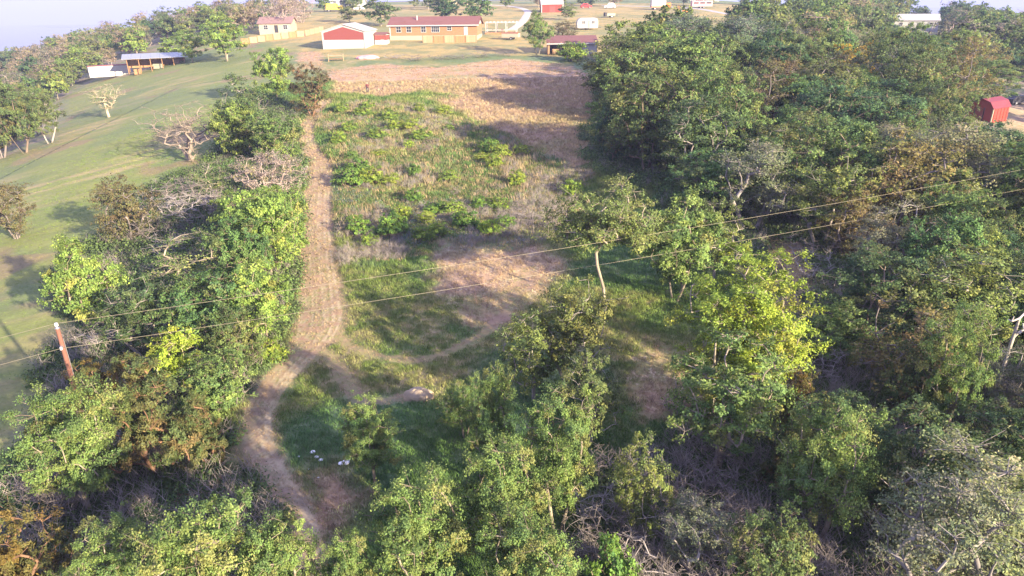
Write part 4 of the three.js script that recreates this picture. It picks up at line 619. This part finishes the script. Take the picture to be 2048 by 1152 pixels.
{ // gambrel shed by the wood
  const t = thing('gambrel_shed', 'bright red gambrel-roofed garden shed beside the dense wood', 'shed', 70.2, -104.2, .55), W = 3.2, h = 1.9, o = [[-W / 2, -.5], [W / 2, -.5], [W / 2, h], [W * .33, h + .75], [0, h + 1.12], [-W * .33, h + .75], [-W / 2, h]], L = 4.6;
  part('wall', prism(o, L, 0, 0, -L / 2).rotateY(-Math.PI / 2), M.barnRed, t);
  const edge = [[W / 2 + .12, h - .08], [W * .34, h + .82], [0, h + 1.2], [-W * .34, h + .82], [-W / 2 - .12, h - .08]];
  const slabs = []; for (let k = 0; k < 4; k++) { const a = edge[k], b = edge[k + 1], l = Math.hypot(b[0] - a[0], b[1] - a[1]); slabs.push(new THREE.BoxGeometry(l, .08, L + .4).rotateZ(Math.atan2(b[1] - a[1], b[0] - a[0])).translate((a[0] + b[0]) / 2, (a[1] + b[1]) / 2, 0).rotateY(-Math.PI / 2)); }
  part('roof', join(slabs), M.barnRoof, t); for (const z of [-1.62, 1.62]) part('corner_trim', bx(.14, 2.3, .14, -L / 2 - .02, .75, z), M.cream, t);
  const d = part('door', bx(.06, 1.75, 1.1, -L / 2 - .03, .95, -.2), M.redPanel, t); part('door_frame', join([bx(.05, 1.85, .1, -L / 2 - .05, .97, -.82), bx(.05, 1.85, .1, -L / 2 - .05, .97, .42)]), M.dark, d);
  for (let k = 0; k < 5; k++) part('batten', bx(.06, 2.1, .05, -1.8 + k * .9, .8, 1.62), M.barnRed, t);
}
{ // houses along the far crest
  const mk = (name, label, x, z, turn, w, d, h, rise, wall, roof, n) => { const t = thing(name, label, 'house', x, z, turn); part('wall', bx(w, h + 1.5, d, 0, h / 2 - .75, 0), wall, t); gableRoof(t, w, d, h, rise, .4, roof, true); for (const k of [-1, 1]) part('gable', prism([[-d / 2, 0], [d / 2, 0], [0, rise - .04]], .1).rotateY(Math.PI / 2).translate(k > 0 ? w / 2 - .1 : -w / 2, h, 0), wall, t); for (let k = 0; k < n; k++) windowIn(t, -w / 2 + w * (k + .7) / (n + .4), h * .55, d / 2 + .02, 1.1, 1.1); box('door', M.dark, t, 1, 2, .06, w * .06, 1, d / 2 + .02); return t; };
  mk('crest_house', 'white house with pale roof amid the far end of the dense wood', 153, -281, -.35, 15, 9, 3, 2, M.white, M.concrete, 4);
  mk('crest_house', 'cream house with reddish roof standing beyond the red shed', 127, -186, -.7, 11, 8, 3, 1.8, M.cream, M.roofRed, 3);
  mk('crest_house', 'tawny house on the skyline past the white wood-edge house', 212, -300, -.5, 11, 8, 4, 2.4, M.woodPale, M.roofRed, 3);
  mk('crest_house', 'long white house on the skyline behind the yellow truck', -74, -352, .1, 16, 9, 3.2, 2, M.white, M.roofGrey, 5);
  mk('crest_house', 'grey-roofed house on the skyline behind the brick house', -22, -352, .05, 14, 9, 3.2, 2, M.cream, M.roofGrey, 4);
  mk('crest_house', 'white farmhouse on the skyline above the red trailer', 96, -372, -.1, 14, 9, 3.2, 2, M.white, M.roofRed, 4);
}
// ---------------------------------------------------------------- vehicles
function wheelAt(parent, x, y, z, r, w) { const t = part('wheel', cyl(r, r, w, 0, 0, 0, 18).rotateX(Math.PI / 2).translate(x, y, z), M.tyre, parent); part('rim', cyl(r * .55, r * .55, w + .03, 0, 0, 0, 14).rotateX(Math.PI / 2).translate(x, y, z), M.rim, t); return t; }
function car(label, mat, x, z, turn, tall = 0) {
  const t = thing('parked_car', label, 'car', x, z, turn), s = new THREE.Shape([[-2.15, .35], [2.15, .35], [2.2, .75], [1.9, .92], [1.05, 1.0 + tall * .1], [.55, 1.45 + tall], [-1.25, 1.48 + tall], [-1.85, 1.02 + tall * .4], [-2.2, .95]].map((p) => V(p[0], p[1], 0)));
  part('body', new THREE.ExtrudeGeometry(s, { depth: 1.6, bevelEnabled: true, bevelSize: .06, bevelThickness: .08, bevelSegments: 2 }).translate(0, 0, -.8), mat, t);
  part('window', join([bx(1.5, .32, 1.8, -.35, 1.2 + tall * .7, 0)]), M.glass, t); part('windscreen', bx(.06, .5, 1.3, .88, 1.22 + tall * .5, 0, 0, 0, .85), M.glass, t);
  for (const a of [-1.35, 1.35]) for (const b of [-.8, .8]) wheelAt(t, a, .33, b, .33, .24);
  for (const b of [-.6, .6]) { part('headlight', bx(.08, .14, .3, 2.2, .7, b), M.porcelain, t); part('tail_light', bx(.08, .14, .25, -2.2, .85, b), M.redCar, t); } return t;
}
car('dark car parked on the dirt past the red shed', M.blackCar, 85.5, -120.3, .3); car('white car parked beside the yellow truck', M.whiteCar, -61, -309, .2); car('dark car parked between the white car and the skyline house', M.blackCar, -54, -314, 2.9, .3); car('red car parked beyond the pergola', M.redCar, 31, -300, .1, .2); car('white van-like car parked beyond the camper', M.whiteCar, 40, -296, 3.0, .5);
{
  const t = thing('box_truck', 'yellow box truck parked on the crest beyond the garage', 'truck', -69, -300, .15); part('cargo_box', bx(4.6, 2.2, 2.2, -.9, 1.9, 0), M.yellow, t); part('cab', bx(1.7, 1.6, 2, 2.4, 1.45, 0), M.yellow, t); part('windscreen', bx(.06, .7, 1.7, 3.26, 1.8, 0), M.glass, t); part('chassis', bx(6.2, .3, 1.4, 0, .6, 0), M.dark, t); for (const a of [-2.2, 2.4]) for (const b of [-.95, .95]) wheelAt(t, a, .45, b, .45, .3);
  const w = thing('box_truck', 'white box truck with orange trim at the far field', 'truck', 57.5, -284, .05); part('cargo_box', bx(5.4, 2.5, 2.3, -1, 2.1, 0), M.white, w); part('trim_stripe', bx(5.44, .35, 2.34, -1, 1.1, 0), M.orange, w); part('cab', bx(1.8, 1.8, 2.1, 2.7, 1.5, 0), M.orange, w); part('windscreen', bx(.06, .8, 1.8, 3.61, 1.9, 0), M.glass, w); part('chassis', bx(6.6, .3, 1.4, 0, .6, 0), M.dark, w); for (const a of [-2.4, 2.6]) for (const b of [-1, 1]) wheelAt(w, a, .48, b, .48, .3);
  const r = thing('stock_trailer', 'long pink-red stock trailer on the far field', 'trailer', 76, -296, .02); part('body', bx(8, 2, 2.3, 0, 1.6, 0), M.tarp, r); part('roof_rail', bx(8.1, .12, 2.4, 0, 2.66, 0), M.white, r); part('side_opening', join([-2.5, 0, 2.5].map((x) => bx(1.9, .6, 2.36, x, 1.9, 0))), M.dark, r); for (const a of [-.6, .6]) for (const b of [-1.05, 1.05]) wheelAt(r, a, .4, b, .4, .25); part('drawbar', bx(1.6, .12, .12, 4.7, .6, 0), M.dark, r);
  const k = thing('farm_tractor', 'orange farm tractor standing on the far field', 'tractor', 60.5, -264, .5); part('bonnet', bx(1.5, .7, .7, .9, 1.05, 0), M.orange, k); part('rear_body', bx(1, .6, .8, -.4, .95, 0), M.orange, k); part('seat', bx(.45, .5, .5, -.5, 1.45, 0), M.dark, k); part('roll_bar', join([bx(.08, 1.5, .08, -.85, 1.8, .4), bx(.08, 1.5, .08, -.85, 1.8, -.4), bx(.08, .08, .88, -.85, 2.58, 0)]), M.orange, k); part('loader_bucket', bx(.7, .5, 1.5, 2.3, .5, 0), M.orange, k); part('loader_arm', join([bx(1.8, .12, .1, 1.4, .95, .48, 0, 0, -.3), bx(1.8, .12, .1, 1.4, .95, -.48, 0, 0, -.3)]), M.orange, k); for (const b of [-.75, .75]) { wheelAt(k, -.5, .7, b, .72, .4); wheelAt(k, 1.3, .42, b * .85, .42, .25); }
  const f = thing('farm_cart', 'small pale farm cart on the grass below the far barn', 'cart', 33.5, -246, .2); part('bed', bx(2.8, .7, 1.6, 0, .95, 0), M.cream, f); part('side_rack', bx(.8, 1.2, 1.5, -1.7, 1, 0), M.dark, f); for (const b of [-.85, .85]) wheelAt(f, .2, .38, b, .38, .2); part('drawbar', bx(1.2, .1, .1, 1.9, .6, 0), M.dark, f);
}
// far lane and drive, draped on the land
function lane(name, pts, w, mat) { const c = new THREE.CatmullRomCurve3(pts.map(([x, z]) => V(x, 0, z))).getPoints(60), p = [], uv = [], ix = []; c.forEach((q, i) => { const a = c[Math.max(0, i - 1)], b = c[Math.min(60, i + 1)], l = Math.hypot(b.x - a.x, b.z - a.z), nx = -(b.z - a.z) / l, nz = (b.x - a.x) / l; for (const k of [-1, -.33, .33, 1]) { const x = q.x + nx * k * w / 2, z = q.z + nz * k * w / 2; p.push(x, ground(x, z) + (Math.abs(k) === 1 ? -.05 : .10), z); uv.push(x / 4, z / 4); } if (i) for (let k = 0; k < 3; k++) { const o = i * 4 + k; ix.push(o - 4, o - 3, o, o - 3, o + 1, o); } }); const g = new THREE.BufferGeometry(); g.setAttribute('position', new THREE.Float32BufferAttribute(p, 3)); g.setAttribute('uv', new THREE.Float32BufferAttribute(uv, 2)); g.setIndex(ix); g.computeVertexNormals(); const m = new THREE.Mesh(g, mat); m.name = name; m.userData = { kind: 'structure' }; m.receiveShadow = true; scene.add(m); }
lane('gravel_road', [[40, -318], [71, -296], [77, -270], [83, -242], [99, -217], [120, -204]], 4.5, M.concrete);
lane('gravel_drive', [[-14, -345], [0, -326], [7, -290], [6, -255], [3.6, -226], [1, -208]], 3.4, std([.55, .50, .43], .95, { map: wear }));

// ---------------------------------------------------------------- utility line
const poleAt = [[-78, -5.8, 7.4], [-20.06, -27.88, 5.86], [52.6, -55.9, 7.9]], wireEnd = [];
poleAt.forEach(([x, z, h], k) => {
  const t = thing('utility_pole', ['reddish wooden utility pole at the margin of the mown field, out past the cedars', 'reddish wooden utility pole carrying two wires at the hedgerow edge', 'wooden utility pole buried in the dense wood'][k], 'utility pole', x, z, .36);
  part('shaft', cyl(.125, .09, h + .8, 0, h / 2 - .4, 0, 12), M.pole, t); part('ground_wire', cyl(.012, .012, h - .6, .115, h / 2 - .2, .02, 6), M.steel, t);
  const i = part('insulator', join([cyl(.035, .035, .22, 0, h + .08, 0, 8), cyl(.08, .06, .12, 0, h + .2, 0, 10)]), M.porcelain, t); part('cap', cyl(.095, .095, .03, 0, h + .012, 0, 12), M.steel, i);
  const b = part('bracket', bx(.1, .1, .26, 0, h - .85, .16), M.steel, t); part('spool', cyl(.05, .05, .12, 0, h - .85, .3, 10), M.porcelain, b);
  const y = ground(x, z); wireEnd.push([V(x, y + h + .24, z), V(x + .10, y + h - (k === 2 ? 1.25 : .85), z + .28)]);
});
for (let w = 0; w < 2; w++) for (let k = 0; k < 2; k++) {
  const a = wireEnd[k][w], b = wireEnd[k + 1][w], pts = steps(0, 1, 24).map((t) => a.clone().lerp(b, t).add(V(0, -.55 * 4 * t * (1 - t), 0)));
  const m = new THREE.Mesh(new THREE.TubeGeometry(new THREE.CatmullRomCurve3(pts), 48, .009, 6), M.wire); m.name = numbered('power_wire'); m.castShadow = true; scene.add(m);
  tag(m, [['upper wire from the reddish pole out over the mown field', 'upper wire from the reddish pole across the glade to the wood'], ['lower wire from the reddish pole out over the mown field', 'lower wire from the reddish pole across the glade to the wood']][w][k], 'wire');
}
// ---------------------------------------------------------------- small things
{
  const r = R(66);
  [[-9.69, -26.11, .10], [-9.11, -26.39, .16], [-8.84, -26.05, .14], [-8.61, -25.83, .15], [-7.61, -25.54, .20], [-7.43, -25.61, .26], [-8.99, -25.24, .07], [-8.43, -24.65, .06]].forEach(([x, z, s], i) => {
    const g = new THREE.IcosahedronGeometry(s * .62, 2), p = g.attributes.position; for (let k = 0; k < p.count; k++) { const n = .7 + .6 * vn(p.getX(k) * 14 + i * 9, p.getZ(k) * 14 + p.getY(k) * 9); p.setXYZ(k, p.getX(k) * n * 1.2, p.getY(k) * n * .55, p.getZ(k) * n); } g.computeVertexNormals();
    const m = new THREE.Mesh(g, M.litter); m.name = numbered('litter_scrap'); m.position.set(x, ground(x, z) + s * .4, z); m.rotation.y = r() * 6; shade(m); scene.add(m);
    tag(m, i === 4 || i === 5 ? 'larger white scrap of litter, one of two lying side by side' : i > 5 || i === 0 ? 'tiny white scrap of litter lying apart on the grass' : 'white scrap of litter in a short row on the grass', 'litter', i === 4 || i === 5 ? 'pair of larger litter scraps' : i > 5 || i === 0 ? 'tiny stray litter scraps' : 'row of litter scraps');
  });
  const t = thing('garden_frame', 'weathered wooden frame table on the grass before the garage', 'table', -35.8, -152.4, .2); part('table_top', bx(3.2, .12, 1.3, 0, 1.05, 0), M.woodPale, t); for (const x of [-1.5, 1.5]) for (const z of [-.55, .55]) part('leg', bx(.14, 1.5, .14, x, .6, z), M.woodPale, t); part('shelf', bx(2.9, .08, 1.1, 0, .4, 0), M.wood, t);
  const g = new THREE.SphereGeometry(1, 28, 14), p = g.attributes.position; for (let k = 0; k < p.count; k++) { const n = .75 + .5 * fbm(p.getX(k) * 2.2 + 4, p.getZ(k) * 2.2 + p.getY(k), 3); p.setXYZ(k, p.getX(k) * 2.3 * n, Math.max(-.2, p.getY(k)) * .75 * n, p.getZ(k) * 1.4 * n); } g.computeVertexNormals();
  const h = new THREE.Mesh(g, M.tarp); h.name = 'tarp_heap'; h.position.set(-29.6, ground(-29.6, -154), -154); shade(h); scene.add(h); tag(h, 'crumpled pink tarp heap on the grass between garage and clearing', 'tarp');
  const mg = new THREE.SphereGeometry(1, 40, 20), q = mg.attributes.position; for (let k = 0; k < q.count; k++) { const n = .7 + .6 * fbm(q.getX(k) * 2.5 + 14, q.getZ(k) * 2.5 + q.getY(k), 4); q.setXYZ(k, q.getX(k) * .75 * n, Math.max(-.2, q.getY(k)) * .5 * n, q.getZ(k) * .5 * n); } mg.computeVertexNormals();
  const at = [-4.83, -30.85], mm = new THREE.Mesh(mg, std([.42, .33, .22], 1, { map: wear })); mm.name = 'earth_mound'; mm.position.set(at[0], ground(...at), at[1]); shade(mm); scene.add(mm); tag(mm, 'small tan mound of bare earth behind the low light green tree', 'mound');
}
{ // person standing on the clearing, both hands raised to a small remote control
  const B = [[[0, 1.0, 0], [0, 1.28, .01], .135, .15], [[0, 1.28, .01], [0, 1.44, 0], .15, .11], [[-.09, 1.0, 0], [.09, 1.0, 0], .13, .13], [[0, 1.42, 0], [0, 1.56, .01], .06, .055], [[0, 1.60, .02], [0, 1.70, .01], .085, .10]];
  for (const s of [-1, 1]) B.push([[s * .17, 1.42, 0], [s * .23, 1.15, .04], .062, .05], [[s * .23, 1.15, .04], [s * .09, 1.14, .27], .048, .036], [[s * .09, 1.14, .27], [s * .05, 1.16, .33], .042, .03], [[s * .10, .98, 0], [s * .12, .52, .03], .098, .068], [[s * .12, .52, .03], [s * .13, .10, -.01], .066, .046], [[s * .13, .06, -.02], [s * .15, .05, .16], .05, .045]);
  const N = 72, mc = new MarchingCubes(N, M.dark, false, false, 60000), f = mc.field;
  for (let k = 0; k < N; k++) for (let j = 0; j < N; j++) for (let i = 0; i < N; i++) {
    const x = (i - N / 2) / (N / 2), y = (j - N / 2) / (N / 2) + .92, z = (k - N / 2) / (N / 2); let d = 1;
    for (const [a, b, r0, r1] of B) { const vx = b[0] - a[0], vy = b[1] - a[1], vz = b[2] - a[2], t = clamp(((x - a[0]) * vx + (y - a[1]) * vy + (z - a[2]) * vz) / (vx * vx + vy * vy + vz * vz)), e = Math.hypot(x - a[0] - vx * t, y - a[1] - vy * t, z - a[2] - vz * t) - lerp(r0, r1, t), h = clamp(.5 + .5 * (d - e) / .035); d = lerp(d, e, h) - .035 * h * (1 - h); }
    f[k * N * N + j * N + i] = -d;
  }
  mc.isolation = 0; mc.update();
  const n = mc.count, pos = mc.positionArray.slice(0, n * 3), col = new Float32Array(n * 3);
  for (let k = 0; k < n; k++) { const y = pos[k * 3 + 1] + .92, z = pos[k * 3 + 2], c = y > 1.5 || (z > .24 && y > 1.0) ? [.42, .26, .19] : y > .97 ? [.13, .035, .04] : y > .1 ? [.035, .04, .06] : [.03, .03, .03]; col.set(c, k * 3); pos[k * 3 + 1] = y; }
  const g = new THREE.BufferGeometry(); g.setAttribute('position', new THREE.BufferAttribute(pos, 3)); g.setAttribute('normal', new THREE.BufferAttribute(mc.normalArray.slice(0, n * 3), 3)); g.setAttribute('color', new THREE.BufferAttribute(col, 3));
  const t = thing('person', 'person in dark trousers and maroon top standing on the bare clearing', 'person', -22.6, -115.2, .2);
  part('body', g, new THREE.MeshStandardMaterial({ vertexColors: true, roughness: .9 }), t); part('hair', new THREE.SphereGeometry(.108, 16, 10, 0, 6.3, 0, 1.5).rotateX(-.35).translate(0, 1.70, -.005), M.dark, t);
  const q = V(0, 0, .36).applyAxisAngle(V(0, 1, 0), .2), c = thing('remote_control', 'small dark remote control held by the person', 'remote', -22.6 + q.x, -115.2 + q.z, .2); part('case', bx(.17, .05, .10, 0, 1.18, 0), M.dark, c); part('antenna', bx(.01, .12, .01, .05, 1.26, .04), M.dark, c);
}

renderer.render(scene, camera);
